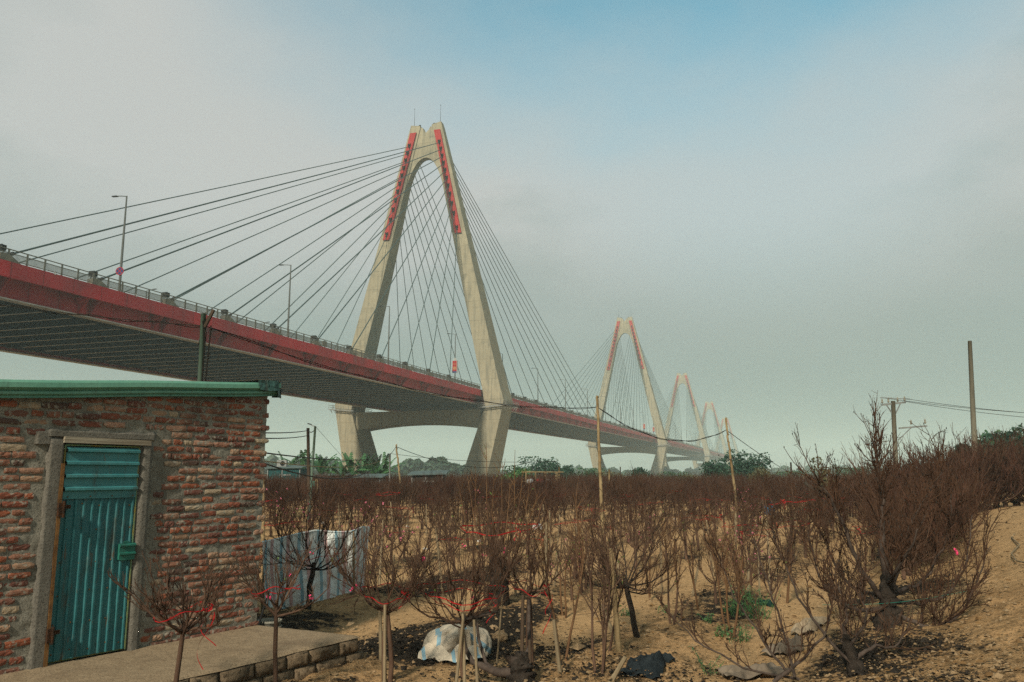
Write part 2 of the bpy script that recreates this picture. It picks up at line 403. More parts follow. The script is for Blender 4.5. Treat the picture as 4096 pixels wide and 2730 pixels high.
M_poleconc = simple('grey_concrete_pole', (.185, .17, .125), (.105, .098, .075), 2, .9, .4, stretch=(1, 1, .3))
M_wire = simple('black_wire', (.015, .014, .012), (.025, .022, .018), 5, .6, 0)
def mat_leaf(name, c1, c2, scale=1.0):
    m, nt, b = nodes_mat(name); g = N(nt)
    c = g.mix(g.ramp(g.noise(scale, 4, 'World'), .35, .65), c1, c2)
    c = g.mix(g.ramp(g.noise(scale * 9, 3, 'World'), .4, .7, 0, .5), c, tuple(x * 1.5 for x in c1))
    g.put(b.inputs['Base Color'], c); b.inputs['Roughness'].default_value = .6; b.inputs['Specular IOR Level'].default_value = .3
    return m
M_leafdark = mat_leaf('dark_green_leaves', (.020, .062, .034), (.012, .040, .024), .6)
M_leafmid = mat_leaf('mid_green_leaves', (.035, .090, .036), (.022, .062, .028), .7)
M_banana = mat_leaf('banana_leaves', (.040, .115, .036), (.020, .070, .028), .9)
M_weed = mat_leaf('weed_leaves', (.040, .115, .045), (.060, .130, .030), 3)
M_drab = mat_leaf('drab_green_brown_leaves', (.085, .080, .032), (.055, .060, .028), 1.5)
M_trunk = simple('tree_trunk_bark', (.08, .065, .05), (.045, .038, .03), 5, .9, .5)
M_wood_far = mat_leaf('far_wood_leaves', (.030, .066, .036), (.018, .044, .028), .05)

# ------------------------------------------------------------------ ground
SHED_B = S(-2.89, 9.65); SHED_D = norm(S(1.30, 2.01)); SHED_N = S(SHED_D[1], -SHED_D[0])   # along wall (to the right), outward normal
SLAB_Z = 0.30
def in_slab(x, y, m=0.0):
    a = (x - SHED_B[0]) * SHED_D[0] + (y - SHED_B[1]) * SHED_D[1]; o = (x - SHED_B[0]) * SHED_N[0] + (y - SHED_B[1]) * SHED_N[1]
    return (a < .2 + m) & (o < 1.4 + m) & (o > -4)
def build_ground():
    ys = np.concatenate([np.linspace(-60, 1, 14), np.linspace(1.6, 5.5, 16), 5.6 * (70 / 5.6) ** (np.arange(430) / 430.), 70 * (3000 / 70) ** (np.arange(90) / 89.)])
    tt = np.linspace(-1, 1, 560)
    Y = np.repeat(ys[:, None], len(tt), 1)
    half = np.where(ys < 5.6, np.maximum(60, 0), 0)
    wdt = np.where(ys < 5.6, 9.0 + np.clip(5.6 - ys, 0, 60) * .8, ys * .9 + 4.0)
    wdt = np.where(ys > 70, ys * .9 + 4 + (ys - 70) * 1.0, wdt)
    X = tt[None] * wdt[:, None]
    Z = terrain(X, Y)
    d = np.hypot(X, Y); near = sstep((70 - d) / 45)
    w = row_w(X, Y)
    # smooth foot paths between the planted rows
    ph = np.abs(((w + 4.15 + 1.275) % 2.55) - 1.275)
    path = sstep((.75 - ph + .25 * fbm(X * .7, Y * .7, 3, 5) * 2) / .5) * sstep((.6 - w) / .6)
    path = np.maximum(path, sstep((w - .9) / .5) * sstep((2.6 - w) / .5))
    path = np.maximum(path, sstep((.55 - np.abs(row_w(X, Y) + 6.6)) / .3) * sstep((16 - Y) / 3))
    rough = (1 - .8 * path)
    Z = Z + near * (.11 * fbm(X * .9, Y * .9, 4, 1) + rough * (.085 * fbm(X * 4.5, Y * 4.5, 4, 2) + .05 * np.abs(fbm(X * 13, Y * 13, 3, 3))))
    # manure: along the rows and as heaps beside the sack and the stump
    n = fbm(X * .55, Y * .55, 4, 11) * 2
    man = .47 + .70 * n - .55 * path - .16 * sstep((d - 12) / 8)
    man = np.where(w > .6, man - .20, man)
    for (cx, cy, rx, ry, a) in [(-1.15, 9.75, .70, .5, .75), (-.35, 9.55, .8, .5, .6), (.35, 9.7, .9, .7, .35), (-2.2, 12.1, .6, .35, .25), (-1.6, 11.0, .7, .35, .4), (1.0, 11.8, .8, .5, .3), (.6, 8.6, .9, .5, .3), (2.2, 10.4, .8, .4, .25), (-1.3, 8.3, .5, .2, .2), (2.4, 9.2, .9, .5, .15)]:
        man = man + a * np.exp(-(((X - cx) / rx) ** 2 + ((Y - cy) / ry) ** 2))
    man = man * sstep((90 - d) / 60)
    slab = in_slab(X, Y, .06); Z = np.where(slab, np.minimum(Z, .02), Z); man = np.where(slab, 0, man)
    Z = np.where(d > 90, Z * sstep((200 - d) / 110), Z)
    g = MB().grid(np.stack([X, Y, Z], -1)); g.f = [q[::1] for q in g.f]
    me = g.mesh('ground', M_ground, True)
    for nm, A in (('manure', man), ('path', path)):
        a = me.attributes.new(nm, 'FLOAT', 'POINT'); a.data.foreach_set('value', A.astype(np.float32).ravel())
    o = obj('ground', me); tag(o, 'sandy tan orchard soil with smooth foot paths and black manure patches', 'ground', kind='structure')
build_ground()

# ------------------------------------------------------------------ haze
hm = bpy.data.materials.new('haze_air'); hm.use_nodes = True; hm.node_tree.nodes.clear()
_o = hm.node_tree.nodes.new('ShaderNodeOutputMaterial'); _v = hm.node_tree.nodes.new('ShaderNodeVolumePrincipled')
_v.inputs['Color'].default_value = HAZE_COLOR + (1,); _v.inputs['Density'].default_value = HAZE_DENSITY; _v.inputs['Anisotropy'].default_value = 0.0
hm.node_tree.links.new(_v.outputs[0], _o.inputs['Volume'])
hz = MB().box((0, 1500, 54.8), (13500, 3400, 114)).build('haze', hm); tag(hz, 'pale greenish haze filling the air over the field and bridge', 'haze', kind='stuff')
# ------------------------------------------------------------------ bridge
YAW = 0.3217; BC = S(90.9156, -197.1984, 6.8414); ZS = 4.8414
def b2w(x, y, z):
    p = S(x, y, z) - S(BC[0], BC[1], 2.0); c, s_ = math.cos(YAW), math.sin(YAW)
    return S(p[0] * c + p[1] * s_, -p[0] * s_ + p[1] * c, p[2] + 2.0)
bridge = empty('cable_stayed_bridge', b2w(0, 0, 0), -YAW, 'long cable stayed bridge with five pale A shaped towers and red girders', 'bridge')
ZT, ZN, ZA, ZK = 99.306, 96.69, 89.18, 19.75
XO, XI, XOK, XIK = 4.61, 1.47, 24.22, 19.24
TT, TK, TB, XOB, XIB = 1.9, 7.69, 9.6, 19.8, 12.9
PZT, PZB, PXT, PXB = 96.74, 65.95, 3.63, 10.75
HW = 18.08
def zd(y):
    s = y / 300
    return 23.17 + (.6095 * s + .2928 * s * s if s < 1.3 else .6095 * 1.3 + .2928 * 1.69 + (s - 1.3) * .9)
def leg_at(z):
    if z >= ZK:
        t = (z - ZK) / (ZT - ZK); return XOK + t * (XO - XOK), XIK + t * (XI - XIK), (TK + t * (TT - TK)) / 2
    t = z / ZK; return XOB + t * (XOK - XOB), XIB + t * (XIK - XIB), (TB + t * (TK - TB)) / 2
def quad_loft(b, secs):
    """secs: list of 4-corner rings"""
    V = np.array(secs); n = len(secs); f = []
    for i in range(n - 1):
        for j in range(4): k = (j + 1) % 4; f.append([i * 4 + j, i * 4 + k, i * 4 + 4 + k, i * 4 + 4 + j])
    f += [[3, 2, 1, 0], [n * 4 - 4, n * 4 - 3, n * 4 - 2, n * 4 - 1]]
    b.add(V, f)
PANEL_Z = [97.6, 95.47, 93.35, 91.2, 89.0, 86.7, 84.4, 81.95, 79.2, 76.3, 72.1]
PANEL_Z = [z - ZS for z in PANEL_Z]
def panel_x(z): return PXT + (PZT - z) / (PZT - PZB) * (PXB - PXT)
N_CAB = 11
def cab_y(k): return 23.5 + 11.5 * k          # k = 0 nearest the tower
def tower_mesh(drop):
    b = MB()
    for sg in (-1, 1):
        def ring(z, tilt=0.0, zlow=None):
            xo, xi, th = leg_at(z); zo, zi = z + tilt, z - tilt * 1.6
            r = [(sg * xi, -th, zi), (sg * xo, -th, zo), (sg * xo, th, zo), (sg * xi, th, zi)]
            return r if sg > 0 else [r[1], r[0], r[3], r[2]]
        quad_loft(b, [ring(-1.0 + max(0, drop)), ring(ZK - 2.2, .35), ring(ZK - .004, .7)])
        rr = [ring(ZK + .004, .7)] + [ring(z) for z in np.linspace(ZK + 4, ZT - 1.2, 9)]
        xo, xi, th = leg_at(ZT); top = [(sg * (xi + .35), -th, ZT - .5), (sg * xo, -th, ZT), (sg * (xo - .1), th, ZT), (sg * (xi + .35), th, ZT - .5)]
        if sg < 0: top = [top[1], top[0], top[3], top[2]]
        quad_loft(b, rr + [top])
    # the web between the legs: V notch above, pointed arch below (set back from the leg faces)
    zs = np.linspace(0, 1, 15); P0, P1, P2 = S(6.45, 82 - ZS), S(3.74, ZA), S(0, ZA)
    arch = [(1 - t) ** 2 * P0 + 2 * t * (1 - t) * P1 + t * t * P2 for t in zs]
    for sg in (-1, 1):
        out = [S(0, ZN)] + [S(.45, ZN + .25), S(.95, ZN + 1.0), S(1.35, ZN + 2.0)]
        inner = [S(leg_at(z)[1] + .05, z) for z in np.linspace(ZT - .9, 82 - ZS, 13)]
        poly = out + inner + arch
        # strips so the concave outline stays clean
        top = out + inner
        n = 24
        def samp(P):
            P = np.array(P); L = np.concatenate([[0], np.cumsum(np.linalg.norm(np.diff(P, axis=0), axis=1))]); q = np.linspace(0, L[-1], n)
            return np.stack([np.interp(q, L, P[:, 0]), np.interp(q, L, P[:, 1])], -1)
        A = samp(top); B = samp(arch[::-1])
        V = []
        for i in range(n):
            hA = max(.25, leg_at(A[i][1])[2] - .28); hB = max(.25, leg_at(B[i][1])[2] - .28)
            V.append([(sg * A[i][0], -hA, A[i][1]), (sg * B[i][0], -hB, B[i][1]), (sg * B[i][0], hB, B[i][1]), (sg * A[i][0], hA, A[i][1])])
        V = np.array(V)
        if sg < 0: V = V[:, ::-1]
        f = []
        for i in range(n - 1):
            for j in range(4): k = (j + 1) % 4; f.append([i * 4 + j, i * 4 + k, i * 4 + 4 + k, i * 4 + 4 + j])
        b.add(V, f)
    return b.mesh('tower', M_conc)
def strip_mesh(sg, front):
    b = MB(); f = -1 if front else 1; V = []
    for z, x in ((PZB, PXB), (PZT, PXT)):
        th = leg_at(z)[2]; w = .92
        y0, y1 = f * (th - .15), f * (th + .55)
        V += [(sg * x - w, min(y0, y1), z), (sg * x + w, min(y0, y1), z), (sg * x + w, max(y0, y1), z), (sg * x - w, max(y0, y1), z)]
    b.hexa(V); return b.mesh('anchor_panel', M_panel)
def socket(b, sg, front, k):
    f = -1 if front else 1; z = PANEL_Z[k]; x = sg * panel_x(z); th = leg_at(z)[2]; y = f * (th + .55)
    yd = f * cab_y(N_CAB - 1 - k); d = norm(S(sg * (HW - .5), yd, zd(yd) + .7) - S(x, f * th, z))
    p = S(x, y, z)
    b.tube([p - d * .1, p + d * .55], .27, 8, True)
    b.prism([p + S(-.38, -f * .04, -.05), p + S(.38, -f * .04, -.05), p + S(.38, f * .42, .42), p + S(-.38, f * .42, .42)], (0, 0, .12))
    b.bar(p + S(-.30, 0, .3), p + S(-.30, f * .3, .7), .08, .7); b.bar(p + S(.30, 0, .3), p + S(.30, f * .3, .7), .08, .7)
tmesh = tower_mesh(0.0); TOWERS = []
pm = {(sg, fr): strip_mesh(sg, fr) for sg in (-1, 1) for fr in (True, False)}
sock_single = {}
def crossbeam_mesh():
    b = MB(); n = 20; V = []
    for i in range(n + 1):
        x = -17.9 + 35.8 * i / n; t = x / 17.9
        zb = 13.45 + 1.45 * (1 - t * t) ; ztp = 18.35; h = 3.3
        V.append([(x, -h, zb), (x, h, zb), (x, h, ztp), (x, -h, ztp)])
    quad_loft(b, V); return b.mesh('crossbeam', M_conc_low)
def platform_mesh(sg_):
    b = MB()
    for sg in (sg_,):
        xo, xi, th = leg_at(ZK - .6); c = sg * (xo + xi) / 2; hx = (xo - xi) / 2
        for off, wz in ((.55, 0), (1.25, 0)):
            ring = [S(c - hx - off, -th - off, ZK - .8), S(c + hx + off, -th - off, ZK - .8 + .0), S(c + hx + off, th + off, ZK - .8), S(c - hx - off, th + off, ZK - .8)]
            for i in range(4):
                p, q = ring[i], ring[(i + 1) % 4]
                ti = lambda P: P + S(0, 0, .085 * (P[0] - c) * sg)
                p, q = ti(p), ti(q)
                b.bar(p, q, .12, .25)
                if off > 1:
                    for dz in (.55, 1.1): b.bar(p + S(0, 0, dz), q + S(0, 0, dz), .07, .07)
                    m = 5
                    for j in range(m): r = p + (q - p) * j / m; b.bar(r, r + S(0, 0, 1.15), .07, .07, (1, 0, 0)); 
                else:
                    out = norm(np.cross(q - p, (0, 0, 1)))
                    for j in range(6): r = p + (q - p) * j / 5.; b.bar(r, r + out * .75, .1, .12); b.bar(r + out * .7, r - S(0, 0, 1.0), .08, .08)
    return b.mesh('access_platform', M_steelgrey)
def rods_mesh(sg):
    b = MB(); x = sg * (XO - .6); b.tube([(x, 0, ZT - .3), (x, 0, ZT + 2.2), (x, 0, ZT + 5.2)], [.07, .05, .025], 5)
    b.box((x + .0, .0, ZT + 5.3), (.16, .16, .2)); b.box((sg * 2.2, -.2, ZT - .1), (.5, .35, .4)); return b.mesh('lightning_rod', M_dark)
xm, plm = crossbeam_mesh(), [platform_mesh(-1), platform_mesh(1)]
rm = {s_: rods_mesh(s_) for s_ in (-1, 1)}
DROP = [0, 0, 0, 2.5, 5.0]
for i in range(5):
    t = obj('tower', tmesh if DROP[i] == 0 else tower_mesh(DROP[i]), bridge, (0, 300 * i, -DROP[i])); TOWERS.append(t)
    for sg in (-1, 1):
        for fr in (True, False):
            obj('anchor_panel', pm[sg, fr], t)
            if i < 2 and fr:
                for k in range(N_CAB):
                    if (sg, k) not in sock_single: b = MB(); socket(b, sg, True, k); sock_single[sg, k] = b.mesh('cable_socket', M_dark)
                    obj('cable_socket', sock_single[sg, k], t)
            elif i < 4:
                b = MB(); [socket(b, sg, fr, k) for k in range(N_CAB)]; part(b.build('cable_socket', M_dark, t), 'stuff')
        obj('lightning_rod', rm[sg], t)
    obj('crossbeam', xm, t)
    if i < 3: obj('access_platform', plm[0], t); obj('access_platform', plm[1], t)
# deck
Y0, Y1 = -330, 1350
ysd = np.concatenate([np.arange(Y0, 400, 11.5), np.arange(400, Y1 + 1, 38)])
def sweep(prof, ya, yb, off=0.0):
    """closed profile (x, dz) swept along the deck line"""
    ys = [y for y in ysd if ya < y < yb]; ys = [ya] + ys + [yb]; P = np.array(prof); n = len(P); b = MB(); V = []
    for y in ys: V.append(np.stack([P[:, 0], np.full(n, y), P[:, 1] + zd(y) + off], -1))
    V = np.array(V); f = []
    for i in range(len(ys) - 1):
        for j in range(n): k = (j + 1) % n; f.append([i * n + j, i * n + k, (i + 1) * n + k, (i + 1) * n + j])
    f += [list(range(n))[::-1], [(len(ys) - 1) * n + j for j in range(n)]]
    return b.add(V, f)
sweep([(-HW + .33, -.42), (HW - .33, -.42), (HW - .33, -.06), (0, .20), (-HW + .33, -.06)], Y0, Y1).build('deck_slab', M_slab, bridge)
for sg in (1, -1):
    rel = lambda L: [(sg * x, z) for x, z in (L if sg > 0 else L[::-1])]
    sweep(rel([(HW - .31, -1.49), (HW + .02, -1.49), (HW + .02, .12), (HW - .31, .12)]), Y0, Y1).build('fascia', M_red, bridge)
    sweep(rel([(HW - 2.02, -3.26), (HW - 1.9, -3.26), (HW - 1.9, -.425), (HW - 2.02, -.425)]), Y0, Y1).build('girder_web', M_redweb, bridge)
    sweep(rel([(HW - 2.5, -3.40), (HW - 1.42, -3.40), (HW - 1.42, -3.263), (HW - 2.5, -3.263)]), Y0, Y1).build('girder_flange', M_flange, bridge)
    sweep(rel([(HW - 2.6, -.9), (HW - .33, -.9), (HW - .33, -.43), (HW - 2.6, -.43)]), Y0, Y1).build('overhang_haunch', M_redweb, bridge)
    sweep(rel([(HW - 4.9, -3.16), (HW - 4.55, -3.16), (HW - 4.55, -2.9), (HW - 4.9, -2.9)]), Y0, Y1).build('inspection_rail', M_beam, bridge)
def beam_shape(b, y, zz=0.0):
    b.box((0, y, zz - 1.66), (2 * HW - 4.1, .06, 2.4)); 
    for sgn in (1,):
        for xa, xb in ((-HW + 2.2, -HW + 4.4), (-HW + 5.1, HW - 5.1), (HW - 4.4, HW - 2.2)):
            b.box(((xa + xb) / 2, y, zz - 2.875), (xb - xa, .62, .03))
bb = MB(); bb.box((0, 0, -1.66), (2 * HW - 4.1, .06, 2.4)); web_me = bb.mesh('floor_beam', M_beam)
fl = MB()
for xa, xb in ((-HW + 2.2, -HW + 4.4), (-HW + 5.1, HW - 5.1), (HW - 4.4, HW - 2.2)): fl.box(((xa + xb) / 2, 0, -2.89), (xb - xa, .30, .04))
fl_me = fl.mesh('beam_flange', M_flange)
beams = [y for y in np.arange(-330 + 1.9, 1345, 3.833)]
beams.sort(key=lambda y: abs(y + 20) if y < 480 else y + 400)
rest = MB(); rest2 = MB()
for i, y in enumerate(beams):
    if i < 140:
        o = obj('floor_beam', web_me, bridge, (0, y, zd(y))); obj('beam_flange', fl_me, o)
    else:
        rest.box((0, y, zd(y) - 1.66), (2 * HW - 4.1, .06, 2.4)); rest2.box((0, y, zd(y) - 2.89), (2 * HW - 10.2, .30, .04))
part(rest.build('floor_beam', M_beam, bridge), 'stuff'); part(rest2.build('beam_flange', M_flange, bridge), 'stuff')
# anchor corbels, floodlights, brackets, cables
cb = MB(); cb.prism([(0, .7, .1), (0, -1.7, .1), (0, -.5, .72), (0, .2, .90), (0, .7, .80)][::-1], (.9, 0, 0)); cb.v[-1] += S(-.45, 0, 0)
corbel_me = {1: cb.mesh('anchor_corbel', M_corbel)}
cb2 = MB(); cb2.prism([(0, -.7, .1), (0, 1.7, .1), (0, .5, .72), (0, -.2, .90), (0, -.7, .80)], (.9, 0, 0)); cb2.v[-1] += S(-.45, 0, 0); corbel_me[-1] = cb2.mesh('anchor_corbel', M_corbel)
fb = MB(); fb.box((0, 0, .55), (.75, .5, .55)); fb.box((0, -.27, .55), (.85, .05, .62)); fb.bar((-.3, 0, 0), (-.3, 0, .5), .06, .1, (1, 0, 0)); fb.bar((.3, 0, 0), (.3, 0, .5), .06, .1, (1, 0, 0)); fb.box((0, 0, .02), (.7, .3, .05))
flood_me = fb.mesh('floodlight', M_dark)
br = MB()
for dy in (-.75, .75): br.prism([(0, dy, -3.25), (1.75, dy, -1.3), (1.75, dy, -.95), (0, dy, -.95)], (0, .10, 0))
br.bar((1.6, -.95, -1.35), (.25, -.95, -1.9), .5, .32); br.bar((.08, -1.2, -1.55), (.08, 1.3, -1.55), .12, .5); br.bar((1.55, -1.2, -1.25), (.2, -1.2, -1.65), .3, .3); br.bar((1.55, 1.2, -1.25), (.2, 1.2, -1.65), .3, .3)
bracket_me = br.mesh('anchor_bracket', M_redweb)
pipe = MB(); pipe.tube([(.0, 0, -1.25), (.18, 0, -1.25)], .13, 8, True); pipe.tube([(.12, 0, -1.2), (.16, 0, -1.6)], .09, 6, True); pipe_me = pipe.mesh('drain_spout', M_steelgrey)
frest, crest = MB(), MB()
for i in range(5):
    for front in (True, False):
        f = -1 if front else 1
        for sg in (1, -1):
            for k in range(N_CAB):
                y = 300 * i + f * cab_y(k); z = PANEL_Z[N_CAB - 1 - k]; x = sg * panel_x(z); th = leg_at(z)[2]
                a = S(x, 300 * i + f * (th + .4), z - DROP[i]); e = S(sg * (HW - .5), y - f * 0.2, zd(y) + .75)
                r = .105 if k > 2 else .09
                MB().tube([a, a + (e - a) * .5 + S(0, 0, -.15), e], [r, r, r], 6).build('cable', M_cable, bridge)
                if i < 3:
                    obj('anchor_corbel', corbel_me[f * 1 if f < 0 else 1] if f < 0 else corbel_me[1], bridge, (sg * (HW - .48), y, zd(y)), (0, 0, 0 if f > 0 else math.pi)) if False else obj('anchor_corbel', corbel_me[1 if f > 0 else -1], bridge, (sg * (HW - .48), y, zd(y)))
                    if sg > 0:
                        MB().tube([e + norm(a - e) * -.3, e + norm(a - e) * 1.0], .2, 8, True).build('cable_sleeve', M_dark, bridge) if i == 0 else None
                        obj('floodlight', flood_me, bridge, (sg * (HW - .5), y - f * -.15 if False else y + (.35 * f), zd(y) + .86))
                        if y < 340: obj('anchor_bracket', bracket_me, bridge, (HW - 1.9, y, zd(y)))
                else:
                    crest.box((sg * (HW - .48), y, zd(y) + .6), (.9, 2.2, 1.0))
                    if sg > 0: frest.box((HW - .5, y, zd(y) + 1.55), (.75, .5, .55))
part(crest.build('anchor_corbel', M_corbel, bridge), 'stuff'); part(frest.build('floodlight', M_dark, bridge), 'stuff')
for k in range(24):
    y = -132 + 11.5 * k; obj('drain_spout', pipe_me, bridge, (HW + .02, y - .9, zd(y) + 1.25), None, (.8, .8, .8))
# railing in panels
def rail_panel(b, L, y, z, x=HW - .12, bal=16):
    b.bar((x, y, z + .1), (x, y, z + 1.38), .14, .14, (1, 0, 0))
    for h, w in ((1.38, .10), (1.02, .07), (.30, .08)): b.bar((x, y, z + h), (x, y + L, z + h), w, .09 if h > 1.3 else .07)
    for j in range(bal): yy = y + L * (j + .5) / bal; b.bar((x, yy, z + .30), (x, yy, z + 1.02), .05, .03, (1, 0, 0))
RL = 2.13; ylist = np.arange(-330, Y1 - RL, RL)
order = sorted(range(len(ylist)), key=lambda i: abs(ylist[i] + 150) if ylist[i] > -150 else abs(ylist[i] + 150) * 3 + 200)
rp = MB(); rail_panel(rp, RL, 0, 0); rail_me = rp.mesh('railing_panel', M_rail)
rrest = MB(); single = set(order[:290])
for i, y in enumerate(ylist):
    if abs((y + 1 + 150) % 300 - 150) < 4.5: continue
    if i in single: o = obj('railing_panel', rail_me, bridge, (0, y, zd(y)), (math.atan((zd(y + RL) - zd(y)) / RL), 0, 0))
    elif y > -200: rail_panel(rrest, RL, y, zd(y), bal=5)
for y in np.arange(-330, Y1 - 5, 4.26):
    if abs((y + 2 + 150) % 300 - 150) > 6: rail_panel(rrest, 4.26, y, zd(y), -HW + .12, 5)
part(rrest.build('railing_panel', M_rail, bridge), 'stuff')
cb3 = MB()
for y in (-78.6, -44.0, 73.): cb3.box((HW - .2, y, zd(y) + .75), (.3, 1.1, .85))
part(cb3.build('junction_box', M_corbel, bridge), 'stuff')
# street lamps on both edges
lp = MB(); lp.tube([(0, 0, 0), (0, 0, 6), (0, 0, 11.9)], [.16, .13, .085], 8); lp.box((0, 0, .1), (.4, .4, .2)); M_lamp = simple('dark_lamp_steel', (.11, .12, .115), (.08, .085, .08), 3, .5, 0); lamp_pole = lp.mesh('pole', M_lamp, True)
la = MB(); la.tube([(0, 0, 11.85), (-.8, 0, 11.98), (-1.5, 0, 12.05)], .055, 6); lamp_arm = la.mesh('arm', M_lamp)
lh = MB(); lh.hexa([(-2.2, -.16, 12.02), (-1.4, -.16, 11.97), (-1.4, .16, 11.97), (-2.2, .16, 12.02), (-2.15, -.12, 12.12), (-1.45, -.12, 12.1), (-1.45, .12, 12.1), (-2.15, .12, 12.12)]); lamp_head = lh.mesh('lamp_head', M_dark)
ordn = ['first', 'second', 'third', 'fourth', 'fifth', 'sixth', 'seventh', 'eighth', 'ninth', 'tenth']
far_h = MB()
for sg in (1, -1):
    cnt = {}
    for k in range(-5, 38):
        y = -123.6 + 34.4 * k if sg > 0 else -116 + 34.4 * k
        if y < -180 or y > 1240 or abs((y + 150) % 300 - 150) < 9: continue
        seg = int(math.floor(y / 300)) + 1; cnt[seg] = cnt.get(seg, 0) + 1; n = cnt[seg]
        side = 'red near edge' if sg > 0 else 'far edge'
        if seg == 0: lab = 'tall grey street lamp, %s from the left on the bridge %s' % (ordn[n - 1], side)
        elif seg == 1: lab = 'street lamp on the bridge %s, %s beyond the nearest tower' % (side, ordn[n - 1])
        else: lab = 'tiny hazy street lamp on the %s, %s along between %s and %s tower' % (side, ordn[n - 1], ordn[seg - 1], ordn[seg])
        w = b2w(sg * (HW - .35), y, zd(y)); r = empty('street_lamp', w, -YAW if sg > 0 else -YAW + math.pi, lab, 'street lamp', 'street lamps along the bridge')
        obj('pole', lamp_pole, r); obj('arm', lamp_arm, r); obj('lamp_head', lamp_head, r)
# round no-stopping sign on the first lamp, red festive boxes on others
def disc(b, r0, r1, y, n=28, c=(0, 0)):
    a = np.arange(n) * 2 * np.pi / n; V = []
    for r in (r0, r1): V += [(c[0] + r * math.cos(t), y, c[1] + r * math.sin(t)) for t in a]
    b.add(V, [[i, (i + 1) % n, n + (i + 1) % n, n + i] for i in range(n)])
def flat(name, c, rough=.5): return simple(name, c, tuple(x * .85 for x in c), 5, rough, 0)
M_sred, M_sblue, M_swhite, M_syel = flat('sign_red', (.30, .018, .022)), flat('sign_blue', (.015, .045, .15)), flat('sign_white', (.45, .45, .42)), flat('sign_yellow', (.36, .17, .08))
y = -123.6; w = b2w(HW - .35, y, zd(y))
sg_ = empty('road_sign', w + S(0, 0, 2.6), -YAW + R(16), 'round blue no stopping sign with red rim and red cross on the leftmost lamp post', 'road sign')
b = MB(); b.lathe([(0, -.02), (.48, -.02), (.48, .02), (0, .02)], 28); b.v[-1] = b.v[-1][:, [0, 2, 1]] + S(0, -.21, 0); b.build('disc', M_sblue, sg_)
b = MB(); disc(b, .40, .49, -.234); b.build('rim', M_sred, sg_)
b = MB(); b.box((0, -.238, 0), (.10, .008, .80), Matrix.Rotation(R(45), 3, 'Y')); b.build('stroke', M_sred, sg_); b = MB(); b.box((0, -.248, 0), (.10, .008, .80), Matrix.Rotation(R(-45), 3, 'Y')); b.build('stroke', M_sred, sg_)
b = MB(); b.box((0, -.17, 0), (.3, .05, .08)); b.build('clamp', M_steelgrey, sg_)
def banner(y, lab, h=4.0):
    w = b2w(HW - .35, y, zd(y)); q = empty('light_box_sign', w + S(0, 0, h), -YAW, lab, 'sign', 'red light boxes on the lamp posts')
    MB().box((0, -.05, 0), (1.25, .42, 2.9)).build('frame', M_swhite, q); MB().box((0, -.265, .15), (1.08, .03, 2.5)).build('face', M_sred, q)
    b = MB(); disc(b, .0, .33, -.285, 20, (0, -.35)); disc(b, .34, .42, -.286, 20, (0, -.35))
    for j in range(5): a = R(90 + (j - 2) * 32); b.prism([(.12 * math.cos(a + .6), -.287, .45 + .12 * math.sin(a + .6)), (.12 * math.cos(a - .6), -.287, .45 + .12 * math.sin(a - .6)), (.52 * math.cos(a), -.287, .45 + .52 * math.sin(a))], (0, .01, 0))
    b.build('emblem', M_syel, q); MB().box((0, -.27, -1.27), (1.08, .03, .3)).build('footer', M_sblue, q)
    b = MB(); disc(b, .0, .24, -.1, 16, (0, 1.78)); b.lathe([(.24, -.08), (.33, -.08), (.33, .08), (.24, .08)], 16); b.v[-1] = b.v[-1][:, [0, 2, 1]] + S(0, 0, 1.78); b.build('ornament', M_swhite, q)
banner(-123.6 + 34.4 * 3, 'red light box sign with gold emblem left of the nearest tower leg')
banner(-123.6 + 34.4 * 11, 'hazy red light box sign on a lamp post near the second tower', 4)
banner(-123.6 + 34.4 * 12, 'faint small red light box on a lamp post past the second tower', 4)

# ------------------------------------------------------------------ brick shed
shed = empty('brick_shed', (SHED_B[0], SHED_B[1], SLAB_Z), math.atan2(SHED_D[1], SHED_D[0]), 'low rough brick shed with a teal steel door and green metal roof edge', 'shed')
# shed frame: x along the wall to the right (0 at the right corner, negative to the left), y = depth (outward face is -y)
def wtop(s): return 2.622 + .08 * s       # s <= 0
DX0, DX1, DH = -2.40, -1.64, 1.98        # door opening
WL, WD = -4.6, 3.3
def wall_grid(x0, x1, z0f, z1f, nx, nz, amp=.010, y=0.0):
    xs = np.linspace(x0, x1, nx); V = np.zeros((nz, nx, 3))
    for i in range(nz):
        t = i / (nz - 1); zz = np.array([z0f(a) + t * (z1f(a) - z0f(a)) for a in xs])
        V[i, :, 0] = xs; V[i, :, 2] = zz; V[i, :, 1] = y + amp * 2 * fbm(xs * 9, zz * 14, 4, 21) + amp * fbm(xs * 30, zz * 40, 2, 22)
    return V
SUR = (DX0 - .14, DX1 + .15, DH + .11)   # cement surround limits
b = MB()
b.grid(wall_grid(WL, SUR[0] + .1, lambda s: -.3, wtop, 90, 120)); b.grid(wall_grid(SUR[1] - .1, -.035, lambda s: -.3, wtop, 80, 120)); b.grid(wall_grid(SUR[0] + .1, SUR[1] - .1, lambda s: DH + .05, wtop, 60, 30))
b.hexa([(WL, .03, -.3), (DX0 - .01, .03, -.3), (DX0 - .01, .2, -.3), (WL, .2, -.3), (WL, .03, wtop(WL)), (DX0 - .01, .03, wtop(DX0)), (DX0 - .01, .2, wtop(DX0)), (WL, .2, wtop(WL))])
b.hexa([(DX1 + .01, .03, -.3), (-.036, .03, -.3), (-.036, .2, -.3), (DX1 + .01, .2, -.3), (DX1 + .01, .03, wtop(DX1)), (-.036, .03, wtop(0)), (-.036, .2, wtop(0)), (DX1 + .01, .2, wtop(DX1))])
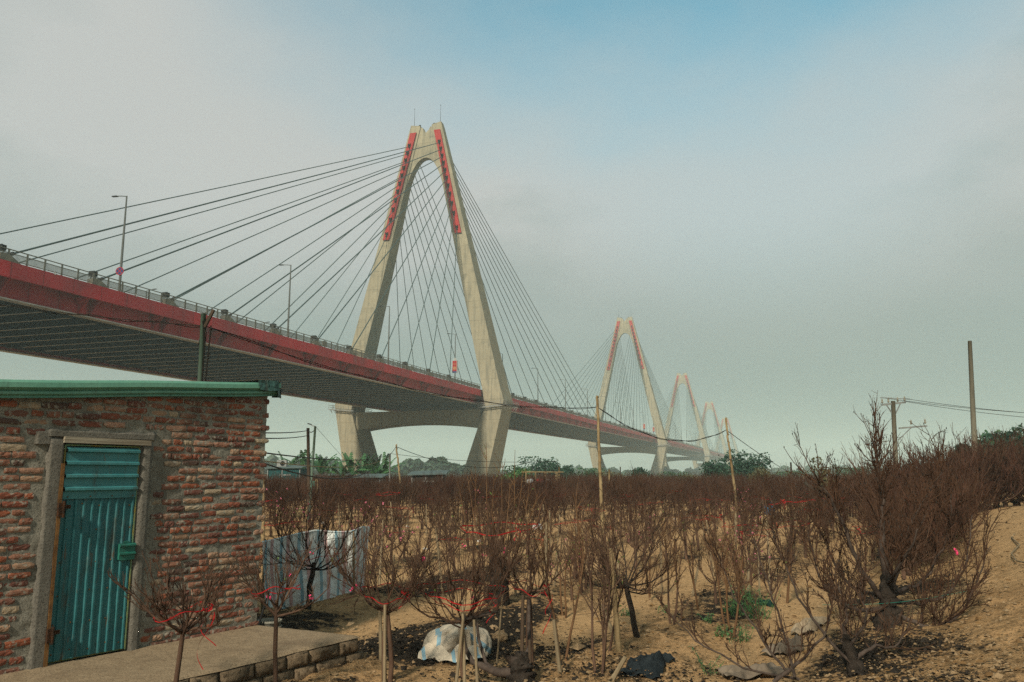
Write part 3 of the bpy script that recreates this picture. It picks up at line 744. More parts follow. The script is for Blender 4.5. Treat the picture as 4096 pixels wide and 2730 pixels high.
b.hexa([(DX0 - .009, .03, DH + .08), (DX1 + .009, .03, DH + .08), (DX1 + .009, .2, DH + .08), (DX0 - .009, .2, DH + .08), (DX0 - .009, .03, wtop(DX0)), (DX1 + .009, .03, wtop(DX1)), (DX1 + .009, .2, wtop(DX1)), (DX0 - .009, .2, wtop(DX0))])
# side and back walls
b.hexa([(-.2, .205, -.3), (-.036, .205, -.3), (-.036, WD, -.3), (-.2, WD, -.3), (-.2, .205, 2.45), (-.036, .205, 2.5), (-.036, WD, 2.2), (-.2, WD, 2.2)])
b.hexa([(WL, .205, -.3), (WL + .2, .205, -.3), (WL + .2, WD, -.3), (WL, WD, -.3), (WL, .205, 2.2), (WL + .2, .205, 2.2), (WL + .2, WD, 2.0), (WL, WD, 2.0)])
b.hexa([(WL + .204, WD - .2, -.3), (-.204, WD - .2, -.3), (-.204, WD, -.3), (WL + .204, WD, -.3), (WL + .204, WD - .2, 2.0), (-.204, WD - .2, 2.2), (-.204, WD, 2.2), (WL + .204, WD, 2.0)])
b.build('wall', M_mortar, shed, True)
# bricks: rough variants, every one an object
def brick_mesh(seed):
    q = np.random.default_rng(seed); nx, nz = 6, 4
    xs = np.linspace(-.5, .5, nx); zs = np.linspace(-.5, .5, nz); V = np.zeros((nz, nx, 3))
    for i in range(nz):
        for j in range(nx):
            e = (i in (0, nz - 1)) + (j in (0, nx - 1))
            V[i, j] = (xs[j] + q.normal(0, .008), -.5 * (1 - .35 * (e > 0) - .4 * (e > 1)) + q.normal(0, .055), zs[i] + q.normal(0, .03))
    if q.random() < .4:                              # a broken corner
        ci, cj = q.choice([0, nz - 1]), q.choice([0, nx - 1]); V[ci, cj] += (-.09 * np.sign(cj - .5), .5, -.22 * np.sign(ci - .5))
    b = MB(); b.grid(V[:, :, :])
    ring = [(0, j) for j in range(nx)] + [(i, nx - 1) for i in range(1, nz)] + [(nz - 1, j) for j in range(nx - 2, -1, -1)] + [(i, 0) for i in range(nz - 2, 0, -1)]
    F = np.array([V[r] for r in ring]); Bk = F * S(1.0, 0, 1.0) + S(0, .6, 0); n = len(ring)
    b.add(np.vstack([F, Bk]), [[i, n + i, n + (i + 1) % n, (i + 1) % n] for i in range(n)])
    return b.mesh('brick', M_brick)
BM = [brick_mesh(100 + i) for i in range(26)]
q = np.random.default_rng(31); slots = []
CH = .0745
for r in range(0, 40):
    z0 = -.25 + r * CH; x = .0 - (0 if r % 2 else .105) ; first = True
    while x > WL:
        L = q.choice([.20, .215, .225, .235, .19, .11]) if q.random() < .82 else q.uniform(.07, .15)
        gap = q.uniform(.008, .030)
        if x == 0 or (x > -.11 and first): x -= q.uniform(-.012, .016)
        xa, xb = x - L, x; x = xa - gap; xc = (xa + xb) / 2; first = False
        sagz = .012 * math.sin(xc * 2.1 + r * .35) + .004 * q.normal()
        zc = z0 + CH / 2 + sagz
        if zc + .03 > wtop(xc) or zc < -.2: continue
        edge = .03 * math.sin(zc * 9 + 1) + .03 * q.normal()
        if SUR[0] + edge < xb and xa < SUR[1] + edge * .6 and zc < SUR[2] + .05 + .03 * math.sin(xc * 7): continue
        if q.random() < .025: continue
        dist = abs(xc + .9) + abs(zc - 1.2)
        slots.append((xc, zc, L, q.random()))
        
vis = [s for s in slots if s[0] > -3.0 and s[1] > .0]; hid = [s for s in slots if not (s[0] > -3.0 and s[1] > .0)]
vis.sort(key=lambda s: -s[2] + (.2 if s[1] < .06 else 0)); one, more = vis[:300], vis[300:] + hid
brest = MB()
for i, (xc, zc, L, rn) in enumerate(one):
    sc_ = (L, q.uniform(.026, .038), q.uniform(.047, .059))
    o = obj('brick', BM[q.integers(len(BM))], shed, (xc, q.uniform(-.004, .011), zc), (q.normal(0, .03), q.normal(0, .018), q.normal(0, .02)), sc_)
for (xc, zc, L, rn) in more:
    me = BM[q.integers(len(BM))]; V = np.zeros(len(me.vertices) * 3, np.float32); me.vertices.foreach_get('co', V)
    V = V.reshape(-1, 3) * S(L, q.uniform(.026, .038), q.uniform(.047, .059)) + S(xc, q.uniform(-.004, .011), zc)
    brest.add(V, [list(p.vertices) for p in me.polygons])
part(brest.build('brick', M_brick, shed), 'stuff')
# cement surround
b = MB()
def plaster(x0, x1, z0, z1, t, seed, nx=10, nz=40, wob=.02):
    xs = np.linspace(0, 1, nx); zs = np.linspace(0, 1, nz); V = np.zeros((nz, nx, 3))
    for i in range(nz):
        for j in range(nx):
            x = x0 + (x1 - x0) * xs[j]; z = z0 + (z1 - z0) * zs[i]
            if j == 0: x += wob * 2 * float(fbm(z * 6, seed, 3, 40))
            if j == nx - 1: x += wob * 2 * float(fbm(z * 6, seed + 9, 3, 41))
            if i == nz - 1: z += wob * 2 * float(fbm(x * 8, seed, 3, 42))
            e = 1 if (j in (0, nx - 1) or i == nz - 1) else 0
            V[i, j] = (x, -t * (1 - e) + .03 * e + .006 * float(fbm(x * 10, z * 10, 3, 43)), z)
    b.grid(V)
plaster(DX0 - .155, DX0 - .002, -.02, DH + .08, .042, 1, wob=.05); plaster(DX1 + .002, DX1 + .155, -.02, DH + .07, .048, 2, 6, 40, .006)
plaster(DX0 - .19, DX1 + .19, DH + .065, DH + .135, .036, 3, 40, 6, .06); plaster(DX0 - .27, DX0 - .12, DH - .01, DH + .12, .030, 4, 12, 10, .06)
b.box(((DX0 - .05), .1, DH / 2), (.09, .22, DH)); b.box(((DX1 + .05), .1, DH / 2), (.09, .22, DH))
b.build('door_surround', M_render, shed, True)
b = MB(); b.hexa([(DX0 - .03, -.062, DH + .008), (DX1 + .10, -.058, DH + .004), (DX1 + .10, .08, DH + .004), (DX0 - .03, .08, DH + .008), (DX0 - .02, -.056, DH + .066), (DX1 + .10, -.054, DH + .056), (DX1 + .10, .08, DH + .056), (DX0 - .02, .08, DH + .066)]); b.build('lintel', M_oldwood, shed)
# door: ribbed sheets
door = empty('door', (0, 0, 0)); door.parent = shed
def ribbed(x0, x1, z0, z1, period, depth, vertical, y, mat, name, parent, dent=0.0, n2=30):
    prof = []; L = (x1 - x0) if vertical else (z1 - z0); k = int(round(L / period)); p = L / k
    for i in range(k):
        for t, d in ((0, 0), (.56, 0), (.66, 1), (.84, 1), (.94, 0)): prof.append((i * p + t * p, d * depth))
    prof.append((L, 0)); prof = np.array(prof); V = np.zeros((n2, len(prof), 3)); u = np.linspace(0, 1, n2)
    for i in range(n2):
        if vertical:
            V[i, :, 0] = x0 + prof[:, 0]; V[i, :, 2] = z0 + (z1 - z0) * u[i]
        else:
            V[i, :, 2] = z0 + prof[:, 0]; V[i, :, 0] = x0 + (x1 - x0) * u[i]
        V[i, :, 1] = y - prof[:, 1] + dent * 2 * fbm(V[i, :, 0] * 7, V[i, :, 2] * 7, 3, 51)
    if not vertical: V = V[:, ::-1]
    b = MB(); b.grid(V); W = V.copy(); W[:, :, 1] += .004; b.grid(W[:, ::-1]); return b.build(name, mat, parent)
dl = ribbed(DX0 + .012, DX1 - .012, .03, 1.50, .086, .013, True, -.012, M_door, 'door_sheet', door, .006, 60)
tr = ribbed(DX0 + .016, DX1 - .016, 1.47, DH - .03, .128, .030, False, -.032, M_transom, 'transom_sheet', door, .003, 30)
b = MB()
for x in (DX0 + .007, DX1 - .007): b.box((x, .0, DH / 2 + .005), (.012, .05, DH - .03))
b.box(((DX0 + DX1) / 2, .0, DH - .012), (DX1 - DX0 - .03, .05, .012)); b.box(((DX0 + DX1) / 2, .02, .02), (DX1 - DX0 - .03, .03, .012)); b.build('door_frame', M_edgegreen, door)
q2 = np.random.default_rng(5); b = MB()
for k in range(9):
    z0 = .0 + k * .2; b.hexa([(DX0 - .026 - q2.uniform(0, .010), -.052, z0), (DX0 - .001, -.056, z0), (DX0 - .001, -.02, z0), (DX0 - .026, -.02, z0), (DX0 - .026 - q2.uniform(0, .010), -.052, z0 + .199), (DX0 - .001, -.056, z0 + .199), (DX0 - .001, -.02, z0 + .199), (DX0 - .026, -.02, z0 + .199)])
b.build('rusty_jamb', M_rust, shed)
for z in (1.38, .27):
    b = MB(); b.box((DX0 - .015, -.075, z), (.055, .03, .12)); b.tube([(DX0 + .005, -.085, z - .075), (DX0 + .005, -.085, z + .075)], .014, 8, True); b.box((DX0 + .045, -.062, z + .02), (.07, .012, .035)); b.build('hinge', M_rustblack, door)
lk = ribbed(DX1 - .155, DX1 + .005, .87, 1.03, .08, .02, False, -.055, M_lockbox, 'lock_cover', door, .003, 6)
b = MB(); b.box((DX1 - .075, -.03, .95), (.15, .05, .15)); b.prism([(DX1 - .12, -.03, 1.03), (DX1 - .03, -.03, 1.03), (DX1 - .06, -.03, 1.05), (DX1 - .09, -.03, 1.05)], (0, .02, 0)); b.build('lock_box', M_lockbox, door)
b = MB()
for zz in (.10, .35, .62, .90, 1.18, 1.42): 
    for xx in np.linspace(DX0 + .05, DX1 - .05, 5): b.lathe([(0, -.004), (.006, -.003), (.008, .0)], 6); b.v[-1] = b.v[-1][:, [0, 2, 1]] + S(xx + q2.normal(0, .015), -.018, zz + q2.normal(0, .02))
for xx in np.linspace(DX0 + .06, DX1 - .05, 4):
    for zz in (DH - .05, 1.49): b.lathe([(0, -.004), (.006, -.003), (.008, .0)], 6); b.v[-1] = b.v[-1][:, [0, 2, 1]] + S(xx, -.037, zz)
part(b.build('screw_head', M_rust, door), 'stuff')
# roof: profiled green fascia, roof sheet behind, crumpled dark end flap
def ft(s): return 2.775 + .085 * s
pro = [(-.085, .0), (-.075, .03), (-.105, .045), (-.105, .075), (-.085, .08), (-.10, .10), (-.125, .125), (-.12, .185), (-.10, .215), (-.06, .222), (.0, .218)]
V = np.zeros((40, len(pro), 3)); xs = np.linspace(WL - .1, .055, 40)
for i, s in enumerate(xs):
    for j, (yy, zz) in enumerate(pro): V[i, j] = (s, yy, ft(s) - .158 + zz * .735 + .004 * math.sin(s * 3))
b = MB(); b.grid(V[::-1]); W = V.copy(); W[:, :, 1] += .006; W[:, :, 2] -= .004; b.grid(W); b.build('roof_edge', M_fascia, shed)
b = MB(); nx = 90; V = np.zeros((nx, 6, 3)); xs = np.linspace(WL - .1, .05, nx)
for i, s in enumerate(xs):
    for j in range(6): V[i, j] = (s, .0 + j * .7, ft(s) - .012 + .016 * (i % 4 in (1, 2)) - .075 * j)
b.grid(V[::-1]); W = V - S(0, 0, .01); b.grid(W); b.build('roof_sheet', M_fascia, shed)
def flap(pts, n=12, m=9, seed=1, amp=.02):
    P = np.array(pts, float); V = np.zeros((n, m, 3))
    for i in range(n):
        for j in range(m):
            u, v = i / (n - 1), j / (m - 1); V[i, j] = (P[0] * (1 - u) * (1 - v) + P[1] * u * (1 - v) + P[2] * u * v + P[3] * (1 - u) * v)
    V[:, :, 1] -= amp * (np.abs(fbm(V[:, :, 0] * 18, V[:, :, 2] * 18, 3, seed)) * 3); return V
b = MB()
for k, pp in enumerate([[(-.26, -.135, 2.665), (-.12, -.14, 2.66), (-.12, -.125, 2.785), (-.29, -.125, 2.775)], [(-.13, -.15, 2.66), (.01, -.145, 2.675), (.0, -.13, 2.79), (-.14, -.13, 2.785)], [(-.01, -.155, 2.60), (.075, -.10, 2.59), (.065, -.09, 2.765), (-.02, -.14, 2.78)], [(.07, -.11, 2.60), (.08, .06, 2.61), (.07, .06, 2.78), (.065, -.10, 2.77)], [(-.30, -.125, 2.775), (.07, -.12, 2.785), (.07, .3, 2.80), (-.30, .3, 2.775)], [(-.95, -.07, 2.70), (-.25, -.10, 2.775), (-.2, .25, 2.795), (-.95, .2, 2.715)]]):
    V = flap(pp, 12, 9, 60 + k, .015 if k < 4 else .004); b.grid(V[::-1]); b.grid(V + S(0, .004, -.002))
b.build('end_flap', M_crumple, shed)
# cement slab in front of the door with block edge
slab = empty('door_slab', (SHED_B[0], SHED_B[1], 0), math.atan2(SHED_D[1], SHED_D[0]), 'raised tan cement slab in front of the brick shed', 'slab')
nx, ny = 110, 50; V = np.zeros((ny, nx, 3))
for i in range(ny):
    t = i / (ny - 1); yy = -1.40 * t + .0; xs = np.linspace(WL - .5, .02 + .17 * t, nx)
    V[i, :, 0] = xs; V[i, :, 1] = yy + (.03 * 2 * fbm(xs * 3, xs * 0 + 3, 4, 71) if i == ny - 1 else 0); V[i, :, 2] = SLAB_Z + .012 * 2 * fbm(xs * 2, xs * 0 + yy * 2, 4, 72) - (.022 if i == ny - 1 else 0)
    V[i, -1, 2] -= .02
b = MB(); b.grid(V[::-1]); b.hexa([(WL - .5, -1.37, -.1), (.15, -1.37, -.1), (-.02, -.01, -.1), (WL - .5, -.01, -.1), (WL - .5, -1.37, SLAB_Z - .03), (.15, -1.37, SLAB_Z - .03), (.0, -.01, SLAB_Z - .03), (WL - .5, -.01, SLAB_Z - .03)]); b.build('slab_top', M_slabtop, slab, True)
def rough_block(x0, x1, z0, z1, y, seed, axis=0):
    nx, nz = 12, 7; V = np.zeros((nz, nx, 3))
    for i in range(nz):
        for j in range(nx):
            a = x0 + (x1 - x0) * j / (nx - 1); z = z0 + (z1 - z0) * i / (nz - 1); e = (i in (0, nz - 1)) or (j in (0, nx - 1))
            d = (.035 if e else 0) - .03 * 2 * float(fbm(a * 9 + seed * 5, z * 11, 4, 80 + seed))
            V[i, j] = (a, y + d, z + .006 * float(fbm(a * 12, seed, 2, 90)))
    return V
q3 = np.random.default_rng(8); x = .15; k = 0
while x > -3.4:
    L = q3.uniform(.22, .42)
    for z0, z1 in ((-.06, .135), (.14, SLAB_Z - .024)):
        b = MB(); xa = x - L + (.1 if z0 < 0 else 0); V = rough_block(xa, xa + L - .004, z0, z1, -1.415, k); b.grid(V); b.box((xa + L / 2 - .006, -1.385, (z0 + z1) / 2), (L - .03, .05, z1 - z0 - .02)); b.build('block', M_kerb, slab, True); k += 1
    x -= L
for z0, z1 in ((-.06, .135), (.14, SLAB_Z - .024)):
    for j in range(4):
        y0 = -1.40 + j * .345; b = MB(); V = rough_block(y0, y0 + .335, z0, z1, 0, k); k += 1
        V = np.stack([.185 - .12 * (V[:, :, 0] + 1.40) / 1.4 - V[:, :, 1], V[:, :, 0], V[:, :, 2]], -1); b.grid(V); b.build('block', M_kerb, slab, True)
#OBJECTS
# ------------------------------------------------------------------ leafless peach trees
UP = S(0, 0, 1)
def path_grow(q, p, d, L, n, up=.1, wob=.12):
    P = [np.array(p, float)]; d = norm(d); st = L / n
    for i in range(n):
        d = norm(d + UP * up + q.normal(0, wob, 3)); P.append(P[-1] + d * st)
    return np.array(P)
def dir_at(P, t):
    i = min(int(t * (len(P) - 1)), len(P) - 2); return P[i] + (P[i + 1] - P[i]) * (t * (len(P) - 1) - i), norm(P[i + 1] - P[i])
def crown(q, base, n_prim, R_, H_, nsec=7, nter=4, el=(8, 45), r0=.013, up=.2, m=(5, 4, 3), twig=1.0, out=.35, rs=1.0, lean=S(0, 0, 0), spread_base=.1, tmin=.2, nq=0):
    """vase-shaped crown of bare shoots; returns limb mesh-builder and twig mesh-builder"""
    limb, tw = MB(), MB(); tips = []
    for i in range(n_prim):
        az = 2 * math.pi * (i + q.uniform(-.3, .3)) / n_prim; e = R(q.uniform(*el))
        d = S(math.cos(az) * math.cos(e), math.sin(az) * math.cos(e), math.sin(e)) + lean
        L = R_ * q.uniform(.85, 1.25) * (1.15 if e < R(25) else 1.0); b0 = base + S(0, 0, q.uniform(-spread_base, .0))
        P = path_grow(q, b0, d, L, 7, up, .13); r = np.linspace(r0 * q.uniform(.75, 1.1), r0 * .35, len(P)); limb.tube(P, r, m[0])
        for k in range(nsec):
            t = q.uniform(tmin, 1.0) if k else 1.0
            p, dd = dir_at(P, min(t, .999)); o = p - base; o[2] = 0
            d2 = norm(dd * .6 + norm(o + 1e-6) * out * q.uniform(.2, 1.5) + UP * q.uniform(.25, 1.0) + q.normal(0, .40, 3))
            L2 = H_ * q.uniform(.25, .68); S2 = path_grow(q, p, d2, L2, 5, .09, .15)
            tw.tube(S2, np.linspace(.0052, .0022, len(S2)) * rs, m[1]); tips.append(S2)
            for j in range(nter):
                t3 = q.uniform(.12, .85); p3, d3 = dir_at(S2, t3); d3 = norm(d3 + q.normal(0, .42, 3) + UP * .25)
                L3 = L2 * q.uniform(.25, .6) * (1 - t3 * .4); S3 = path_grow(q, p3, d3, L3, 3, .10, .10)
                tw.tube(S3, np.linspace(.0034, .0016, len(S3)) * rs * twig, m[2]); tips.append(S3)
                for j4 in range(nq):
                    t4 = q.uniform(.2, .9); p4, d4 = dir_at(S3, t4); d4 = norm(d4 + q.normal(0, .45, 3) + UP * .2); S4 = path_grow(q, p4, d4, L3 * q.uniform(.3, .6), 2, .08, .1)
                    tw.tube(S4, np.linspace(.0024, .0014, 3) * rs * twig, 3)
    return limb, tw, tips
def ribbon_band(q, c, r, w=.022, tail=0.0, taz=0.0, turns=1.0, wob=.10):
    b = MB(); n = 34; T = np.linspace(0, 2 * math.pi * turns, n); ph = q.uniform(0, 6)
    rr = r * (1 + wob * np.sin(3 * T + ph) + wob * .6 * np.sin(7 * T + ph * 2)); zz = c[2] + .05 * np.sin(T + ph) + .018 * np.sin(5 * T + ph)
    P = np.stack([c[0] + rr * np.cos(T), c[1] + rr * np.sin(T), zz], -1)
    tw = .5 + .5 * np.abs(np.sin(T * 4 + ph)); V = np.stack([P + S(0, 0, 1) * (w / 2 * tw)[:, None], P - S(0, 0, 1) * (w / 2 * tw)[:, None]], 1); b.grid(V)
    if tail > 0:
        m = 14; t = np.linspace(0, 1, m); p0 = S(c[0] + r * math.cos(taz), c[1] + r * math.sin(taz), c[2])
        for s_ in (0, 1):
            tl = tail * (1 if s_ == 0 else .6); P = np.stack([p0[0] + .05 * np.sin(t * 5 + ph + s_) + .04 * s_ * t, p0[1] + .03 * np.cos(t * 4 + s_), p0[2] - tl * t], -1)
            off = np.stack([np.cos(t * 3 + s_), np.sin(t * 3 + s_), t * 0], -1) * w * .5; b.grid(np.stack([P + off, P - off], 1))
        for a in (.5, 2.2, 3.9): b.grid(np.array([[p0, p0 + S(0, 0, .012)], [p0 + S(.04 * math.cos(a), .03 * math.sin(a), .02), p0 + S(.04 * math.cos(a), .03 * math.sin(a), .045)]]))
    return b
def blossoms(q, tips, n, size=.011):
    b = MB()
    for i in range(n):
        P = tips[q.integers(len(tips))]; p, d = dir_at(P, q.uniform(.3, .95))
        for k in range(q.integers(2, 5)):
            c = p + q.normal(0, .012, 3)
            for a in range(5):
                th = 2 * math.pi * a / 5; u = norm(q.normal(0, 1, 3)); v = norm(np.cross(u, q.normal(0, 1, 3)))
                b.add([c, c + size * (u + .5 * v), c + size * 1.3 * v, c + size * (v * .5 - u * .6)], [[0, 1, 2, 3]])
    return b
def leaves_on(q, tips, n, L=.035):
    b = MB()
    for i in range(n):
        P = tips[q.integers(len(tips))]; p, d = dir_at(P, q.uniform(.2, .98)); u = norm(d + q.normal(0, .6, 3)); v = norm(np.cross(u, q.normal(0, 1, 3))) ; s_ = L * q.uniform(.6, 1.2)
        b.add([p, p + u * s_ * .5 + v * s_ * .16, p + u * s_ - S(0, 0, s_ * .25), p + u * s_ * .5 - v * s_ * .16], [[0, 1, 2, 3]])
    return b
def rough_trunk(q, P, r, m=10, amp=.12):
    b = MB(); P = np.array(P, float); n = 22; m = m + 4; tt = np.linspace(0, 1, len(P)); t2 = np.linspace(0, 1, n)
    Q = np.stack([np.interp(t2, tt, P[:, k]) for k in range(3)], -1); rr = np.interp(t2, tt, r) * (1 + amp * q.normal(0, 1, n)); b.tube(Q, rr, m)
    V = b.v[-1].reshape(n, m, 3); jj = np.arange(m)[None] * 6.283 / m; ii = np.arange(n)[:, None]; V += (V - Q[:, None]) * (q.normal(0, amp * .9, (n, m, 1)) + (amp * 2.4 * fbm(np.cos(jj) * 1.6 + ii * .45, np.sin(jj) * 1.6 + ii * .2, 3, 9))[..., None]); b.v[-1] = V.reshape(-1, 3); return b
def tree_thing(pos, label, limb, tw, trunk, tips=None, ribbons=(), nbl=0, nlf=0, q=None, bark=None, twm=None, group=None, rz=0.0, blm=None):
    t = empty('peach_tree', pos, rz, label, 'tree', group)
    if trunk is not None: trunk.build('trunk', bark or M_bark, t, True)
    limb.build('limbs', bark or M_bark, t, True).name = 'limb_whorl'
    tw.build('twig_crown', twm or M_twig, t)
    for rb in ribbons: rb.build('ribbon', M_ribbon, t)
    if nbl: blossoms(q, tips, nbl).build('blossom_cluster', blm or M_blossom, t)
    if nlf: leaves_on(q, tips, nlf).build('leaf_tuft', M_bud, t)
    return t
def stake(p0, p1, r, label, group='bamboo stakes among the peach trees', mat=None, name='bamboo_stake', m=7):
    p0 = S(*p0); p1 = S(*p1); L = np.linalg.norm(p1 - p0); n = max(2, int(L / .22)); P = []; rr = []
    for i in range(n + 1):
        t = i / n; P.append((p1 - p0) * t); rr.append(r * (1 - .18 * t))
        if 0 < i < n: P += [(p1 - p0) * (t + .012), ]; rr[-1] *= 1.14; rr += [r * (1 - .18 * t)]
    o = MB().tube(P, rr, m, True).build(name, mat or M_stake, None, False, p0); tag(o, label, 'stake', group); return o

G_FG = 'bare peach trees in the foreground'
# F1 small round tree in front of the slab, long ribbon tail
def fg_round(u, Y, v_fork, v_top, width_px, seed, label, prim=9, nsec=8, nter=4, v_rib=None, tail=0., taz=0., lean_px=0, trunk_r=.021, nbl=0, nlf=0, bark=None, twm=None, stems=1, el=(-8, 46), out=.5, rb2=None, upc=.15, nq=0):
    q = np.random.default_rng(seed); g0 = at(u + lean_px, 2000, Y); base = on_ground(g0[0], Y); fork = at(u, v_fork, Y); top = at(u, v_top, Y)
    fk = fork - base; Rr = width_px / F_PX * Y / 2; Hh = top[2] - fork[2]
    limb, tw, tips = crown(q, fk, prim, Rr * 1.0, Hh * .98, nsec, nter, el, r0=.0125, m=(6, 4, 3), out=out, up=upc, rs=1.0, nq=nq)
    tr = MB()
    for s_ in range(stems):
        o = S(.05 * s_, .03 * s_, 0); mid = fk * .5 + q.normal(0, .012, 3); tr.tube([S(0, 0, -.05) + o, fk * .25 + o + q.normal(0, .008, 3), mid + o * .8, fk * .8 + o * .4, fk + S(0, 0, .05)], [trunk_r * 1.15, trunk_r, trunk_r * .95, trunk_r * .9, trunk_r * .75], 9)
    rbs = []
    if v_rib: c = at(u, v_rib, Y) - base; rbs.append(ribbon_band(q, c, Rr * .55, .010, tail, taz))
    if rb2: c = at(u, rb2[0], Y) - base; rbs.append(ribbon_band(q, c, Rr * rb2[1], .012, rb2[2], rb2[3]))
    t = tree_thing(base, label, limb, tw, tr, tips, rbs, nbl, nlf, q, bark or M_bark, twm or M_twigfg, G_FG); return t, base, fork
E1, _, _ = fg_round(735, 6.7, 2515, 2235, 400, 1, 'small bare peach tree before the door slab with a long red ribbon tail', 10, 8, 4, 2445, .42, -.35, nq=1)
fg_round(1105, 7.55, 2425, 2180, 330, 2, 'peach tree on one thin stem by the slab end with pink blossoms', 9, 7, 3, 2362, 0, 0, 30, nbl=4, nlf=6)
fg_round(1255, 12.35, 2265, 1990, 400, 3, 'dark trunked spreading peach tree in front of the striped tarpaulin', 11, 8, 4, 2215, .32, -.5, -8, .042, bark=M_barkdark, twm=M_twig, el=(-8, 35))
fg_round(1545, 8.3, 2420, 2040, 340, 4, 'bushy peach tree on a double stem left of the dumped sack, with red band', 9, 8, 5, 2372, .13, -.6, 10, .024, 3, 20, stems=2, nq=1)
t5, _, f5 = fg_round(1850, 8.55, 2480, 1960, 430, 5, 'large bare peach tree with several red bands right before the dumped sack', 10, 8, 5, 2395, .22, -.3, 10, .016, 2, 14, rb2=(2365, .75, .0, 0), out=.5, nq=1)
fg_round(2115, 8.75, 2365, 2010, 250, 6, 'narrow peach tree on dark twin stems with long red ribbon ends hanging down', 8, 7, 4, 2352, .46, .1, -10, .022, 2, 10, stems=2, out=.25)
t7, b7, f7 = fg_round(2500, 10.2, 2330, 1995, 440, 7, 'globe shaped bare peach tree with a dark ring barked trunk beside a tall bamboo stake', 16, 9, 4, None, 0, 0, 40, .036, 0, 6, bark=M_barkdark, el=(-22, 50), out=.6)
# gnarled old root whose low limb feeds the tree before the sack
q = np.random.default_rng(77); rt = on_ground(.12, 8.15)
root = empty('gnarled_root', rt, 0, 'gnarled black peach root with a low limb bending left, below the ribboned trees', 'tree')
pts = lambda L: [at(u, v, Y) - rt for u, v, Y in L]
rough_trunk(q, [(0, 0, -.1)] + pts([(2085, 2700, 8.2), (2080, 2650, 8.22), (2110, 2620, 8.25)]), [.16, .13, .11, .06], 12, .16).build('trunk', M_barkdark, root, True)
b = MB(); b.tube(pts([(2050, 2690, 8.2), (1990, 2690, 8.25), (1930, 2665, 8.3), (1890, 2650, 8.35), (1860, 2590, 8.42), (1850, 2500, 8.5)]), [.05, .042, .036, .026, .021, .018], 8)
b.tube(pts([(1990, 2688, 8.25), (1945, 2655, 8.4), (1915, 2560, 8.5), (1908, 2490, 8.55)]), [.02, .018, .016, .014], 7); b.tube(pts([(2070, 2650, 8.2), (2040, 2640, 8.2), (2030, 2625, 8.15)]), [.05, .04, .03], 7)
b.tube(pts([(2105, 2620, 8.25), (2118, 2590, 8.4), (2115, 2500, 8.6), (2116, 2400, 8.7)]), [.03, .022, .02, .018], 7); b.tube(pts([(1840, 2480, 8.5), (1900, 2470, 8.5), (1985, 2450, 8.45), (2000, 2410, 8.4)]), [.019, .017, .013, .008], 7)
b.build('limb', M_grey, root, True)
# stump with tall whips behind the sack
q = np.random.default_rng(78); g0 = gnd(1990, 2430); st_ = empty('peach_tree', g0, 0, 'old dark stump with very tall upright shoots behind the dumped sack', 'tree', G_FG)
rough_trunk(q, [(0, 0, -.1), (.0, 0, .25), (.02, 0, .5), (-.03, .02, .72)], [.17, .15, .12, .10], 12, .14).build('trunk', M_barkdark, st_, True)
limb, tw, tips = crown(q, S(0, 0, .65), 9, .55, .75, 8, 4, (20, 60), .020, .22, (6, 4, 3), out=.25); limb.build('limb_whorl', M_bark, st_, True); tw.build('twig_crown', M_twigfg, st_)
wh, wt_ = MB(), []
for uu, vt in [(1945, 1775), (2060, 1800), (1900, 1860), (2010, 1850), (2090, 1880), (1870, 1905), (1975, 1900), (1830, 1930), (2120, 1905), (2040, 1930), (2160, 1950)]:
    tip = at(uu, vt, g0[1] + q.uniform(-.3, .3)) - g0; s0 = S(tip[0] * .45, q.uniform(-.2, .2), .75); mid = (s0 + tip) / 2 + S(tip[0] * .12, 0, 0) + q.normal(0, .025, 3); P = np.array([s0, (s0 + mid) / 2 + q.normal(0, .01, 3), mid, (mid + tip) / 2 + q.normal(0, .012, 3), tip]); wh.tube(P, [.011, .010, .008, .0055, .003], 5); wt_.append(P)
    for k in range(5):
        p, d = dir_at(P, q.uniform(.45, .95)); Q = path_grow(q, p, norm(d + S(q.choice([-1, 1]) * .7, q.normal(0, .4), .1)), q.uniform(.08, .28), 4, .12, .12); wh.tube(Q, np.linspace(.0045, .0022, 5), 4); wt_.append(Q)
        for tpp in (Q[-1],): wh.tube([tpp, tpp + S(0, 0, .012)], [.006, .004], 4)
wh.build('tall_shoot', M_whip, st_); leaves_on(q, wt_, 26, .05).build('leaf_tuft', M_bud, st_)
ribbon_band(q, S(0, 0, 1.15), .55, .02, .15, -1.).build('ribbon', M_ribbon, st_)
# upright young trees with stakes across the middle foreground
ups = [(2250, 2655, 1990, 8, 'upright thin peach sapling tied with white string to a split stake'), (2395, 2700, 2060, 9, 'leaning young peach stem crossing a grey stake near the dark net'), (2260, 2470, 2010, 5, 'slim leafy peach sapling behind the ribboned twin stems'), (2690, 2510, 2060, 6, 'pair of straight young peach stems on bare sand right of the globe tree'),
       (2800, 2440, 2030, 6, 'straight peach sapling with a small leaf tuft at its foot'), (2420, 2620, 2200, 6, 'low forked sapling between two grey stakes'), (2920, 2560, 2010, 9, 'many stemmed upright peach bush beside the green weeds'), (3020, 2480, 2000, 8, 'upright peach bush just right of the green weeds'), (3140, 2420, 2000, 9, 'upright reddish peach bush before the grey plastic sheets'), (2330, 2380, 2020, 7, 'bare upright peach bush left of the globe tree'), (2600, 2400, 2040, 6, 'slim peach sapling behind the globe tree')]
